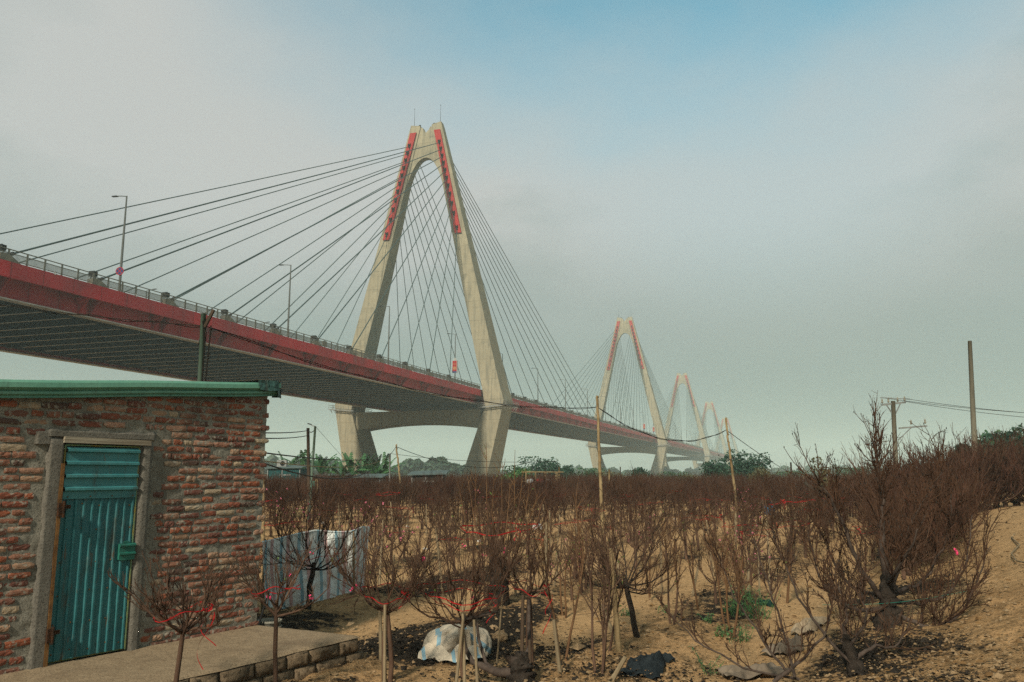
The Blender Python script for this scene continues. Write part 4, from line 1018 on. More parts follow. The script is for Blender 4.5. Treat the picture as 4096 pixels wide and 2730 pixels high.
for i, (u, v, vt, n, lab) in enumerate(ups):
    q = np.random.default_rng(200 + i); g0 = gnd(u, v); H_ = at(u, vt, g0[1])[2] - g0[2]; t = empty('peach_tree', g0, 0, lab, 'tree', G_FG); tr, tw, tips = MB(), MB(), []
    for s_ in range(max(2, n // 3)):
        a = q.uniform(0, 6.3); P = path_grow(q, (.03 * math.cos(a), .03 * math.sin(a), -.05), S(.22 * math.cos(a), .15 * math.sin(a), 1), H_ * q.uniform(.55, .8), 7, .10, .05); tr.tube(P, np.linspace(.017, .007, len(P)), 7); tips.append(P)
        for k in range(n):
            p, d = dir_at(P, q.uniform(.4, 1)); Q = path_grow(q, p, norm(d + q.normal(0, .35, 3) + UP * .3), H_ * q.uniform(.2, .45), 5, .1, .09); tw.tube(Q, np.linspace(.006, .0022, 6), 4); tips.append(Q)
            for j in range(5): p, d = dir_at(Q, q.uniform(.1, .9)); W = path_grow(q, p, norm(d + q.normal(0, .5, 3)), H_ * q.uniform(.08, .2), 3, .1, .1); tw.tube(W, np.linspace(.0035, .0016, 4), 3)
    tr.build('trunk', M_bark if i % 2 else M_whip, t, True); tw.build('twig_crown', M_twigfg if i % 3 else M_whip, t); leaves_on(q, tips, 10 + 14 * (i % 3), .045).build('leaf_tuft', M_bud, t)
# big gnarled shrub on the right, leader and low sweeping limbs
def hero(pos, label, seed, leader, limbs, trunk_pts, trunk_r, Ysp, twigm, nsec=9, nter=5, tl=.5, bud=True):
    q = np.random.default_rng(seed); t = empty('peach_tree', pos, 0, label, 'tree', G_FG)
    rough_trunk(q, trunk_pts, trunk_r, 12, .13).build('trunk', M_barkdark, t, True)
    lb, tw, tips = MB(), MB(), []
    for (P, r0, r1, n, L, updir) in limbs:
        P = np.array(P, float); k = 4 * (len(P) - 1) + 1; tt = np.linspace(0, 1, len(P)); t2 = np.linspace(0, 1, k)
        Q = np.stack([np.interp(t2, tt, P[:, c]) for c in range(3)], -1); Q[1:-1] = (Q[:-2] + Q[1:-1] * 2 + Q[2:]) / 4; Q += q.normal(0, .010, Q.shape); lb.tube(Q, np.linspace(r0, r1, k), 7)
        for i in range(n):
            p, d = dir_at(Q, q.uniform(.18, 1)); o = p - Q[0]; d2 = norm(d * .5 + UP * updir * q.uniform(.5, 1.2) + q.normal(0, .42, 3)); L2 = L * q.uniform(.45, 1.1)
            W = path_grow(q, p, d2, L2, 6, .10, .13); tw.tube(W, np.linspace(.0075, .0026, 7), 5); tips.append(W)
            for j in range(nter):
                p3, d3 = dir_at(W, q.uniform(.1, .9)); X = path_grow(q, p3, norm(d3 + q.normal(0, .5, 3) + UP * .2), L2 * q.uniform(.2, .55), 4, .08, .14); tw.tube(X, np.linspace(.0045, .0018, 5), 4); tips.append(X)
                for j4 in range(2): p4, d4 = dir_at(X, q.uniform(.2, .9)); Z_ = path_grow(q, p4, norm(d4 + q.normal(0, .5, 3)), L2 * q.uniform(.08, .22), 2, .08, .12); tw.tube(Z_, np.linspace(.003, .0016, 3), 3)
    lb.build('limb_whorl', M_grey, t, True); tw.build('twig_crown', twigm, t)
    if bud:
        b = MB()
        for P in tips[::3]: b.tube([P[-1] - S(0, 0, .004), P[-1] + S(0, 0, .008), P[-1] + S(0, 0, .022)], [.003, .0065, .002], 4)
        part(b.build('bud_cluster', M_barkdark, t), 'stuff')
    return t, tips
hp = gnd(3560, 2515); hY = hp[1]
A = lambda u, v, dy=0.: at(u, v, hY + dy) - hp
th, tips_h = hero(hp, 'big dark gnarled peach tree at right with a tall central leader and low sweeping limbs', 301, None, [
    ([A(3550, 2420), A(3520, 2200), A(3530, 2060), A(3522, 1960), A(3512, 1870), A(3502, 1790)], .046, .005, 46, .58, .6),
    ([A(3560, 2400), A(3600, 2250, .2), A(3640, 2100, .3), A(3710, 1980, .3), A(3770, 1880, .3)], .036, .005, 38, .60, .6),
    ([A(3540, 2400), A(3440, 2280, -.1), A(3380, 2120, -.2), A(3320, 1990, -.3), A(3250, 1890, -.3)], .034, .005, 32, .60, .6),
    ([A(3570, 2440), A(3660, 2490, -.3), A(3740, 2520, -.4), A(3830, 2470, -.5), A(3900, 2350, -.5), A(3960, 2180, -.5)], .030, .005, 32, .60, 1.0),
    ([A(3560, 2400), A(3680, 2420, .3), A(3800, 2380, .4), A(3870, 2250, .5), A(3890, 2050, .5)], .028, .005, 32, .60, 1.0),
    ([A(3540, 2430), A(3440, 2450, -.3), A(3340, 2400, -.5), A(3270, 2300, -.5), A(3230, 2120, -.5)], .030, .005, 28, .56, .8),
    ([A(3530, 2380), A(3420, 2370, .5), A(3330, 2250, .7), A(3270, 2080, .8)], .027, .005, 22, .55, .8),
    ([A(3550, 2350), A(3580, 2300, -.5), A(3640, 2200, -.8), A(3700, 2050, -.9)], .025, .005, 22, .55, .8),
    ([A(3560, 2380), A(3700, 2330, .6), A(3790, 2150, .7), A(3810, 1950, .8)], .027, .005, 30, .58, .9)],
    [(0, 0, -.15)] + [A(3555, 2500), A(3565, 2440), A(3550, 2380), A(3545, 2300)], [.20, .17, .13, .10, .06], hY, M_twig)
b = blossoms(np.random.default_rng(4), [np.array([A(3822, 2212, -.5), A(3824, 2206, -.5)])], 1, .018); b.build('blossom_cluster', M_blossom, th)
# green string across the big tree
# low fan of long shoots at the bottom right
lp0 = gnd(3420, 2720, 0) ; lp0 = on_ground(at(3400, 2700, 8.0)[0], 8.0); lY = 8.0
A2 = lambda u, v, dy=0.: at(u, v, lY + dy) - lp0
hero(lp0, 'grey limbed low peach bush at the bottom right fanning long shoots to the left', 302, None, [
    ([A2(3410, 2690), A2(3370, 2560, .1), A2(3390, 2450, .1), A2(3350, 2330, .2)], .03, .007, 14, .5, .7),
    ([A2(3400, 2650), A2(3250, 2480), A2(3150, 2300), A2(3080, 2100)], .016, .004, 12, .42, .6),
    ([A2(3150, 2700, .1), A2(3050, 2560, .1), A2(2930, 2390, .2), A2(2870, 2230, .3)], .014, .004, 12, .42, .6),
    ([A2(3200, 2720), A2(2980, 2680, .1), A2(2780, 2560, .2), A2(2660, 2440, .3)], .013, .004, 9, .36, .5),
    ([A2(3180, 2700, -.1), A2(3120, 2500, .1), A2(3060, 2300, .2), A2(2990, 2090, .3)], .014, .004, 12, .45, .6),
    ([A2(3100, 2725), A2(3180, 2660, -.1), A2(3300, 2560, -.1), A2(3330, 2400)], .022, .005, 12, .45, .8),
    ([A2(3420, 2640), A2(3500, 2580, .1), A2(3580, 2600, .2), A2(3640, 2480, .2)], .022, .005, 12, .38, .8),
    ([A2(3390, 2600), A2(3470, 2480, -.2), A2(3440, 2330, -.2)], .018, .005, 12, .4, .8)],
    [(0, 0, -.1)] + [A2(3440, 2720), A2(3415, 2650), A2(3390, 2580), A2(3385, 2540)], [.085, .08, .07, .05, .03], lY, M_twigfg)
# ------------------------------------------------------------------ rows of trees over the field
protos = []
KIND = [('plain', M_twigred), ('plain', M_twig), ('ribbon', M_twigred), ('ribbon', M_twig), ('blossom', M_twigred), ('tall', M_twig), ('ribbon', M_twigfg), ('plain', M_twigfg), ('thin', M_twigfg), ('thin', M_twigred), ('plain', M_twigred), ('wide', M_twig), ('hedge', M_twig), ('hedge', M_twigred), ('hedge', M_twig)]
PROTO_PARTS = []
for i, (kd, tm) in enumerate(KIND):
    q = np.random.default_rng(400 + i); fk = S(q.normal(0, .03), q.normal(0, .03), q.uniform(.45, .75)); tall = kd == 'tall'
    np_, R_, H_, ns = {'thin': (4, .38, 1.1, 6), 'wide': (9, .80, .85, 8), 'tall': (6, .5, 1.35, 7), 'hedge': (9, .62, 1.15, 10)}.get(kd, (int(q.integers(5, 9)), q.uniform(.40, .62), q.uniform(.95, 1.25), int(q.integers(5, 8)))); fk = fk * S(1, 1, q.uniform(.6, 1.2) if kd != 'hedge' else .3); lean_ = q.normal(0, .12, 3) * S(1, 1, 0)
    limb, tw, tips = crown(q, fk, np_, R_, H_, ns, 4, (0, 60), .014, .20, (4, 3, 3), out=.35, rs=1.2, lean=lean_)
    tr = MB().tube([S(0, 0, -.08), fk * .5 + q.normal(0, .02, 3), fk], [.04, .034, .026], 6)
    P = [('trunk', tr.mesh('trunk', M_bark)), ('limb_whorl', limb.mesh('limb_whorl', M_bark)), ('twig_crown', tw.mesh('twig_crown', tm))]
    if kd == 'ribbon': P.append(('ribbon', ribbon_band(q, fk + S(0, 0, q.uniform(.25, .5)), .42, .009, q.uniform(0, .3), q.uniform(0, 6)).mesh('ribbon', M_ribbon)))
    if kd == 'blossom': P.append(('blossom_cluster', blossoms(q, tips, 26, .014).mesh('blossom_cluster', M_blossompale)))
    PROTO_PARTS.append((kd, P, tips))
q = np.random.default_rng(55); cand = []
for k in range(0, 60):
    w0 = -2.9 - 2.55 * k if k < 59 else -.35
    s_ = 4.0 + q.uniform(0, 1)
    while s_ < 150:
        s_ += q.uniform(.72, 1.38) * (1 + max(0, s_ - 60) * .01)
        w = w0 + q.normal(0, .27); x = w * CA + s_ * SA; y = -w * SA + s_ * CA
        if y < 12.5 or abs(x) > .66 * y + 2.5 or y > 105: continue
        if k == 59 and s_ < 14: continue
        if y < 17 and -4.6 < x < -1.4 and y < 16.0: continue           # tarpaulin yard
        if y < 14.5 and x < -4: continue
        if in_slab(x, y, .8) : continue
        if 6 < x / y * 25 < 9 and y < 16.5 and False: continue
        cand.append((x, y))
# hedge rows on the raised ground at right; the far one closes the path
hedge = []
for w0, s0, s1 in ((-.35, 14.4, 30), (.2, 15.6, 27), (.55, 18, 27)):
    s_ = s0
    while s_ < s1:
        s_ += q.uniform(.75, 1.1); w = w0 + q.normal(0, .16); hedge.append((w * CA + s_ * SA, -w * SA + s_ * CA))
for k in range(4):
    for x in np.arange(12.0, 22, .62): hedge.append((x + q.normal(0, .15), 24.2 + .25 * (x - 12) + 1.1 * k + q.normal(0, .25)))
hedge_set = set(hedge); cand += hedge
cand.sort(key=lambda c: c[1] + .15 * abs(c[0]))
LM = lambda x, y: x / y
def place_word(x, y):
    u = 2048 + F_PX * x / y; dist = 'nearer' if y < 24 else ('mid' if y < 38 else 'farther')
    if row_w(x, y) > .9: zone = 'in the far hedge closing the path'
    elif row_w(x, y) > -1.2: zone = 'in the hedge left of the path'
    elif u < 1500: zone = 'behind the striped tarpaulin'
    elif u < 2200: zone = 'below the nearest bridge tower'
    elif u < 2650: zone = 'by the centre bamboo pole'
    else: zone = 'by the right bamboo pole'
    return dist, zone
WORD = {'hedge': 'bushy bare peach tree', 'plain': 'bare peach tree', 'thin': 'thin sparse peach sapling', 'wide': 'wide low peach tree', 'ribbon': 'red ribboned peach tree', 'blossom': 'pink blossomed peach tree', 'tall': 'tall peach tree'}
def ORD(n): return (ordn + ['eleventh', 'twelfth', 'thirteenth', 'fourteenth', 'fifteenth', 'sixteenth', 'seventeenth', 'eighteenth', 'nineteenth', 'twentieth'])[n] if n < 20 else '%dth' % (n + 1)
gcount = {}
field, restc = cand[:288], cand[288:]
for i, (x, y) in enumerate(field):
    hedge = (x, y) in hedge_set
    kd, P, tips = PROTO_PARTS[int(q.choice([12, 13, 14] if hedge else [0, 1, 2, 3, 4, 5, 6, 7, 8, 8, 9, 9, 10, 11]))]
    dist, zone = place_word(x, y); g0 = on_ground(x, y)
    key = (kd, dist, zone); t = empty('peach_tree', g0, q.uniform(0, 6.28), None, 'tree', 'peach trees %s' % zone); gcount.setdefault(key, []).append((x / y, t))
    sc_ = q.uniform(.74, 1.14) * (1.0 if not hedge else (1.75 if x > 11.5 else 1.2)); sc_ *= (.82 if y < 17 and not hedge else 1.0); t.scale = (sc_ * q.uniform(.9, 1.15), sc_ * q.uniform(.9, 1.15), sc_)
    for nm, me in P: obj(nm, me, t)
for (kd, dist, zone), L in gcount.items():
    L.sort(key=lambda a: a[0])
    for n_, (_, t) in enumerate(L): t['label'] = '%s %s, %s rows, %s from left' % (WORD[kd], zone, dist, ORD(n_)) if len(L) > 1 else '%s %s, %s rows' % (WORD[kd], zone, dist)
# the rest of the orchard reads as one brown mass
simp = []
for i in range(6):
    q2 = np.random.default_rng(600 + i); fk = S(0, 0, .55); b = MB(); b.tube([S(0, 0, -.1), fk], [.035, .03], 4)
    for k in range(84):
        a = q2.uniform(0, 6.28); rr_ = .65 * math.sqrt(q2.random()); z0 = .6 + .35 * rr_ + q2.uniform(0, .5); p = S(rr_ * math.cos(a) * .75, rr_ * math.sin(a) * .75, z0)
        d = norm(S(math.cos(a) * .3 * rr_, math.sin(a) * .3 * rr_, 1) + q2.normal(0, .25, 3)); L = q2.uniform(.35, .95); b.tube([p, p + d * L * .5, p + d * L + q2.normal(0, .04, 3)], [.010, .008, .003], 3)
    for k in range(7): a = 6.28 * k / 7; b.tube([fk, fk + S(.3 * math.cos(a), .3 * math.sin(a), .15), fk + S(.55 * math.cos(a), .55 * math.sin(a), .6)], [.015, .012, .008], 3)
    simp.append((np.concatenate(b.v), np.array(b.f)))
mass = [MB(), MB()]; rbm = MB()
for (x, y) in restc:
    V, Fq = simp[int(q.integers(6))]; a = q.uniform(0, 6.28); c, s_ = math.cos(a), math.sin(a); k = q.uniform(.70, 1.10); wide = 1.0 if y < 55 else 1.25
    Wv = np.stack([(V[:, 0] * c - V[:, 1] * s_) * wide, (V[:, 0] * s_ + V[:, 1] * c) * wide, V[:, 2] * k], -1) + on_ground(x, y); mass[int(q.integers(2))].add(Wv, Fq)
    if q.random() < .22 and y < 60 and row_w(x, y) < -1: r_ = ribbon_band(q, S(x, y, float(terrain(x, y)) + q.uniform(.85, 1.2)), .45, .018); rbm.add(np.concatenate(r_.v), r_.f)
for i, mb in enumerate(mass): tag(mb.build('distant_orchard', M_twigred if i else M_twig), ['thousands of far bare peach trees merging into a dark brown belt', 'far reddish bare peach trees mixed through the brown orchard belt'][i], 'orchard', None, 'stuff')
tag(rbm.build('distant_ribbons', M_ribbon), 'many faint red ribbons tied through the far peach trees', 'ribbons', None, 'stuff')
# ------------------------------------------------------------------ poles, stakes, wires
def pole_px(name, ub, ut, vt, Y, r0, r1, mat, label, cat='pole', group=None, v_b=None, yt=None, cap=True, nodes=False):
    b = at(ub, 2000, Y); base = on_ground(b[0], Y); top = at(ut, vt, yt or Y); o = empty(name, base, 0, label, cat, group)
    d = top - base; L = np.linalg.norm(d); mb = MB()
    if nodes:
        n = 14; P, rr = [S(0, 0, -.2)], [r0]
        for i in range(1, n + 1): t = i / n; P += [d * (t - .006), d * t, d * (t + .006)]; r = r0 + (r1 - r0) * t; rr += [r, r * 1.18, r]
        w = np.random.default_rng(int(ub)).normal(0, .012, (len(P), 3)); mb.tube(np.array(P) + w * np.linspace(0, 1, len(P))[:, None], rr, 8, True)
    else: mb.tube([S(0, 0, -.3), d * .5, d], [r0, (r0 + r1) / 2, r1], 10, True)
    mb.build('shaft', mat, o, True); return o, base, top
pole_g, pb, pt_ = pole_px('utility_pole', 784, 814, 1256, 12.6, .046, .040, M_polegreen, 'greenish steel pole with a tangle of wires standing behind the shed roof', 'pole')
q = np.random.default_rng(91)
b = MB()
for k in range(5): a = q.uniform(0, 6); b.tube([pt_ - pb + S(.05 * math.cos(a), .05 * math.sin(a), -.12), pt_ - pb + S(.06 * math.cos(a + 1), .06 * math.sin(a + 1), -.2 - .1 * k), pt_ - pb + S(.06, -.03, -.5 - .15 * k), pt_ - pb + S(.05, -.03, -1.2)], .008, 4)
b.tube([pt_ - pb + S(.10, 0, -1.6), pt_ - pb + S(.12, -.05, -1.0), pt_ - pb + S(.15, -.05, -.2)], .012, 4); b.tube([pt_ - pb + S(.0, -.05, -1.28), pt_ - pb + S(.05, 0, -1.26), pt_ - pb + S(0, .05, -1.28), pt_ - pb + S(-.05, 0, -1.26), pt_ - pb + S(.0, -.05, -1.28)], .012, 4)
b.tube([pt_ - pb + S(.09, -.05, -1.45), pt_ - pb + S(.15, -.1, -1.75), pt_ - pb + S(.24, -.12, -2.1)], .012, 4); b.build('wire_tangle', M_wire, pole_g)
b = MB(); b.bar(pt_ - pb + S(.04, -.02, -.22), pt_ - pb + S(.17, -.03, .06), .045, .04); b.bar(pt_ - pb + S(.03, .02, -.14), pt_ - pb + S(.12, .02, .0), .035, .03); b.build('bracket', M_poledark, pole_g)
pole_c, bc_, tc_ = pole_px('bamboo_pole', 2410, 2388, 1588, 22, .050, .034, M_bamboo, 'tall brown bamboo pole carrying a wire in the middle of the field', 'pole', 'bamboo poles carrying the field wire', nodes=True)
pole_r, br_, tr_ = pole_px('bamboo_pole', 2955, 2903, 1676, 28, .048, .034, M_bamboo, 'leaning bamboo pole carrying a wire before the round dark tree at right', 'pole', 'bamboo poles carrying the field wire', nodes=True)
pole_w, bw_, tw_ = pole_px('utility_pole', 1240, 1232, 1713, 38, .085, .07, M_poledark, 'dark wooden pole standing beside the thin metal lamp pole behind the shed', 'pole')
pole_m, bm_, tm_ = pole_px('utility_pole', 1238, 1261, 1706, 36, .062, .05, M_polegreen, 'leaning thin metal pole with a small lamp and green box behind the shed', 'pole')
b = MB(); b.tube([tm_ - bm_, tm_ - bm_ + S(-.12, 0, .02), tm_ - bm_ + S(-.2, 0, .08)], .02, 5); b.build('arm', M_steelgrey, pole_m); b = MB(); b.hexa([(-.34, -.05, .1), (-.16, -.05, .04), (-.16, .05, .04), (-.34, .05, .1), (-.34, -.04, .15), (-.16, -.04, .09), (-.16, .04, .09), (-.34, .04, .15)]); b.v[-1] += tm_ - bm_; b.build('lamp_head', M_dark, pole_m)
b = MB(); b.box(at(1253, 1945, 36) - bm_ + S(.02, -.1, 0), (.16, .14, .42)); b.build('meter_box', M_lockbox, pole_m); b = MB(); c0 = at(1258, 1945, 36) - bm_; b.tube([c0 + S(.1 + .06 * math.cos(a), -.1, .3 * math.sin(a)) for a in np.linspace(-1.5, 4.6, 14)], .014, 4); b.build('cable_loop', M_bamboo, pole_m)
pole_t, bt_, tt_ = pole_px('utility_pole', 1558, 1560, 1815, 62, .07, .06, M_steelgrey, 'thin grey straight pole before the banana plants', 'pole')
pole_b, bb_, tb_ = pole_px('bamboo_pole', 1612, 1585, 1781, 52, .07, .05, M_bamboo, 'leaning bamboo pole left of the low dark shed roof', 'pole', 'bamboo poles carrying the field wire', nodes=True)
pole_px('concrete_post', 3908, 3879, 1365, 36, .135, .085, M_poleconc, 'tall plain concrete post without wires at the right', 'post')
up_, ub_, ut_ = pole_px('utility_pole', 3590, 3572, 1605, 52, .16, .13, M_poleconc, 'concrete power pole with crossarms and insulators behind the big bare tree', 'power pole')
tp = ut_ - ub_; b = MB(); b.bar(tp + S(-.75, 0, -.25), tp + S(.8, 0, -.08), .09, .12); b.bar(tp + S(.2, -.1, -1.75), tp + S(2.0, -.1, -1.6), .09, .10); b.bar(tp + S(.05, 0, -.9), tp + S(.45, 0, -.2), .06, .06); b.bar(tp + S(-.05, 0, -.9), tp + S(-.45, 0, -.22), .06, .06); b.bar(tp + S(.1, -.1, -2.5), tp + S(1.0, -.1, -1.7), .05, .05); b.bar(tp + S(-.8, 0, .22), tp + S(1.1, 0, .12), .05, .05); b.build('crossarm', M_steelgrey, up_)
for xx, zz in ((-.7, -.15), (-.3, -.1), (.3, -.05), (.75, 0), (1.0, -1.5), (1.9, -1.45)): b = MB(); b.lathe([(.02, -.02), (.07, .05), (.07, .1), (.04, .14), (.06, .2), (.02, .3)], 8, tp + S(xx, 0 if zz > -1 else -.1, zz)); b.build('insulator', M_corbel, up_)
pole_px('bamboo_pole', 3172, 3163, 1850, 60, .07, .06, M_poledark, 'short dark post with a wire left of the big bare tree', 'pole')
pole_px('bamboo_pole', 1062, 1052, 1760, 24, .05, .035, M_bamboo, 'pale leaning bamboo pole right against the shed corner', 'pole', 'bamboo poles carrying the field wire', nodes=True)
pole_px('bamboo_pole', 2235, 2237, 1868, 55, .07, .06, M_bamboo, 'pale post at the right end of the bamboo rack', 'post'); pole_px('bamboo_pole', 2266, 2266, 1893, 56, .05, .05, M_polegreen, 'thin greenish pipe post right of the bamboo rack', 'post')
pole_px('bamboo_pole', 2438, 2437, 1878, 60, .07, .07, M_bamboo, 'stub of a pale bamboo post right of the tall centre pole', 'post'); pole_px('bamboo_pole', 2483, 2481, 1868, 70, .05, .05, M_poledark, 'thin dark post before the second bridge tower pier', 'post')
def wire(a, c, sag, label, r=.012, n=18, mat=None, twin=False):
    a = S(*a); c = S(*c); t = np.linspace(0, 1, n); P = a + (c - a) * t[:, None] - S(0, 0, 1) * (4 * sag * t * (1 - t))[:, None]; b = MB().tube(P - a, r, 4)
    if twin: P2 = P + S(0, 0, .03) * np.sin(t * 25)[:, None] + S(0, .03, .0); b.tube(P2 - a, r, 4)
    o = b.build('wire', mat or M_wire, None, False, a); tag(o, label, 'wire', 'overhead wires over the field'); return o
gt = pt_ + S(.05, 0, -.2)
wire(at(-260, 1180, 12.2), gt, .05, 'thick black wire running left from the pole behind the shed', .006, 18, None, True)
wire(gt, tc_ + S(-.03, 0, -.28), .42, 'long sagging black wire from the shed pole to the centre bamboo pole', .0065, 30, None, True)
wire(tc_ + S(0, 0, -.28), tr_ + S(0, 0, -.38), .62, 'sagging wire between the two tall bamboo poles', .009, 24, None, True)
wire(tr_ + S(0, 0, -.38), at(3300, 1945, 60), .35, 'wire dropping right from the leaning bamboo pole into the dark tree', .014)
b_ = MB(); j = at(1295, 1480, 15.3)
wire(at(787, 1718, 12.6), tw_ + S(0, 0, -.12), .08, 'upper wire between the shed corner and the dark wooden pole', .016); wire(at(787, 1736, 12.6), tw_ + S(0, 0, -.35), .10, 'second wire between the shed corner and the dark wooden pole', .016)
wire(at(787, 1742, 12.6), tb_ + S(0, 0, -.1), 1.25, 'long low wire from the shed corner to the leaning bamboo pole', .018); wire(at(787, 1773, 12.6), tt_ + S(0, 0, -.05), .35, 'flat wire running from the shed corner to the thin grey pole', .016)
wire(at(787, 1803, 12.6), tt_ + S(0, 0, -.2), .5, 'pale thin wire running low to the thin grey pole', .012, 18, M_bamboo); wire(tb_ + S(0, 0, -.1), at(2120, 1850, 62), .8, 'wire sagging right from the leaning bamboo pole past the tower foot', .018)
wire(tt_, at(2230, 1845, 66), .3, 'thin straight wire right of the thin grey pole', .014); wire(tm_, at(1420, 1885, 52), .0, 'fine stay wire slanting down right from the metal lamp pole', .010); wire(tw_ + S(0, 0, -.1), tm_ + S(0, 0, -.12), .12, 'short looping wire between the wooden and metal poles', .02)
for k, (dz, dx) in enumerate(((.2, -.6), (.17, .7), (-.02, .75), (-1.35, 1.8))[:3]): wire(ut_ + S(dx, 0, dz), at(4500, 1668 + 20 * (k == 2) + 3 * k, 50), .25, ['top power line running right from the crossarm pole', 'middle power line running right from the crossarm pole', 'lowest power line running right from the crossarm pole'][k], .014)
# hand placed stakes
def stake_px(u0, v0, u1, v1, r, lab, mat=None, Y=None, Y1=None):
    g0 = gnd(u0, v0) if Y is None else on_ground(at(u0, 2000, Y)[0], Y); top = at(u1, v1, Y1 or g0[1]); stake(g0 - norm(top - g0) * .12, top, r, lab, mat=mat)
stake_px(2478, 2625, 2441, 2195, .032, 'tall jointed bamboo stake beside the globe shaped tree', M_bamboo)
stake_px(2475, 2590, 2405, 2420, .028, 'grey split bamboo leaning left below the globe tree'); stake_px(2440, 2735, 2502, 2628, .026, 'short split bamboo lying forward beside the dark net')
stake_px(1915, 2735, 1896, 2480, .015, 'pale upright stake in front of the dumped sack', None, 8.3); stake_px(1830, 2740, 1852, 2480, .016, 'left slanting stake of the pair before the sack', None, 8.2); stake_px(1866, 2745, 1850, 2400, .016, 'right stake of the pair before the sack', None, 8.25)
stake_px(1556, 2745, 1540, 2420, .016, 'pale stake beside the double stem tree', None, 8.0); stake_px(1525, 2645, 1520, 2420, .022, 'thick grey stake behind the double stem tree')
stake_px(2085, 2745, 2092, 2380, .020, 'dark split stake left of the twin stem tree', M_poledark, 8.3); stake_px(2120, 2740, 2118, 2560, .018, 'dark stake below the twin stem tree', M_poledark, 8.2)
stake_px(2235, 2730, 2215, 2480, .020, 'grey stake tied with white string to the thin sapling', None, 8.4); stake_px(1985, 2680, 2010, 2380, .010, 'thin cane stuck in the soil right of the sack')
q = np.random.default_rng(12); st_l = {}
for k in range(46):
    u = q.uniform(1150, 3300); v = q.uniform(2080, 2420); g0 = gnd(u, v)
    if g0[1] < 13: continue
    dist, zone = place_word(g0[0], g0[1]); H_ = q.uniform(.6, 1.25); stake(g0 - S(0, 0, .1), g0 + S(q.normal(0, .08), q.normal(0, .06), H_), q.uniform(.016, .024), None, 'stakes %s' % zone, m=5); st_l.setdefault((zone, dist), []).append((g0[0] / g0[1], sc.collection.objects[-1]))
for (zone, dist), L in st_l.items():
    L.sort(key=lambda a: a[0])
    for n_, (_, t) in enumerate(L): t['label'] = 'pale split stake %s, %s rows, %s from left' % (zone, dist, ORD(n_))
# ------------------------------------------------------------------ tarp, sack, bucket, nets, sheets
def striped(name, cols, axis, period, dirt=.5):
    m, nt, bs = nodes_mat(name); g = N(nt); a = g.new('ShaderNodeAttribute'); a.attribute_name = 'stripe'
    fr = g.math('FRACT', g.math('DIVIDE', a.outputs['Fac'], period)); c = g.cramp(fr, cols, 'CONSTANT')
    c = g.mix(g.ramp(g.noise(3.5, 7, 'World'), .50, .72, 0, dirt), c, (.17, .13, .09)); c = g.mix(g.ramp(g.noise(25, 5, 'World'), .5, .75, 0, .35), c, (.20, .17, .13))
    g.put(bs.inputs['Base Color'], c); bs.inputs['Roughness'].default_value = .6; bs.inputs['Specular IOR Level'].default_value = .25
    g.put(bs.inputs['Normal'], g.bump(g.noise(16, 6, 'World'), .5, .03)); return m
M_tarp = striped('striped_tarp', [(0, (.58, .62, .60)), (.22, (.20, .35, .41)), (.38, (.58, .62, .60)), (.60, (.46, .30, .29)), (.80, (.60, .64, .62))], 0, .30, .35)
M_sack = striped('woven_sack', [(0, (.50, .44, .34)), (.66, (.20, .35, .43)), (.80, (.50, .44, .34))], 0, .36, .4)
def with_attr(mb, name, mat, vals, parent=None, loc=None, smooth=True):
    o = mb.build(name, mat, parent, smooth, loc); a = o.data.attributes.new('stripe', 'FLOAT', 'POINT'); a.data.foreach_set('value', np.asarray(vals, np.float32).ravel()); return o
tl0, tr0 = gnd(1060, 2455), gnd(1440, 2365); q = np.random.default_rng(61)
tarp = empty('tarpaulin', tl0, 0, 'sagging blue white and pink striped tarpaulin screen beside the shed corner', 'tarpaulin')
topL = [(1048, 2170), (1110, 2158), (1180, 2140), (1260, 2125), (1330, 2130), (1400, 2128), (1450, 2110), (1478, 2112)]; botL = [(1062, 2430), (1120, 2440), (1190, 2436), (1270, 2405), (1340, 2395), (1400, 2378), (1440, 2375), (1455, 2372)]
n, m = 130, 44; V = np.zeros((n, m, 3)); L = np.zeros((n, m)); tt = np.linspace(0, 1, len(topL))
for i in range(n):
    t = i / (n - 1); Yb = tl0[1] + (tr0[1] - tl0[1]) * t; pt = at(np.interp(t, tt, [a for a, _ in topL]), np.interp(t, tt, [b for _, b in topL]), Yb); pbm = at(np.interp(t, tt, [a for a, _ in botL]), np.interp(t, tt, [b for _, b in botL]), Yb - .05)
    pbm[2] = max(pbm[2], float(terrain(pbm[0], pbm[1])) - .0)
    for j in range(m):
        s_ = j / (m - 1); p = pt * (1 - s_) + pbm * s_; fold = .06 * math.sin(t * 34 + 2 * s_) * (.3 + .7 * s_) + .09 * 2 * float(fbm(t * 6 + s_ * 2.5, s_ * 3 - t * 2, 3, 8)) + .05 * math.sin(t * 11 - s_ * 3); V[i, j] = p + S(.25, -1, 0) * (fold) ; L[i, j] = t * 2.1 + .03 * math.sin(s_ * 4 + t * 3) + .05 * s_
b = MB(); b.grid(V - tl0); sheet_o = with_attr(b, 'sheet', M_tarp, L, tarp)
b = MB()
hem = np.stack([V[:, 0] + S(0, -.02, .0), V[:, 0] + S(0, .0, .02), V[:, 0] + S(0, .03, .0), V[:, 0] + S(0, .035, -.10)], 1) - tl0; b.grid(hem); with_attr(b, 'hem', M_tarp, np.repeat(L[:, :1], 4, 1), tarp)
for t, lab in ((.02, 'thin stake holding the left edge of the striped tarpaulin'), (.45, 'bamboo stake holding up the middle of the striped tarpaulin'), (.93, 'bamboo stake with a knob at the right end of the striped tarpaulin')):
    i = int(t * (n - 1)); p = V[i, 0]; g0 = on_ground(p[0], p[1] + .08); stake(g0 - S(0, 0, .1), S(p[0], p[1] + .07, p[2] + .04), .018, lab, 'stakes behind the tarpaulin')
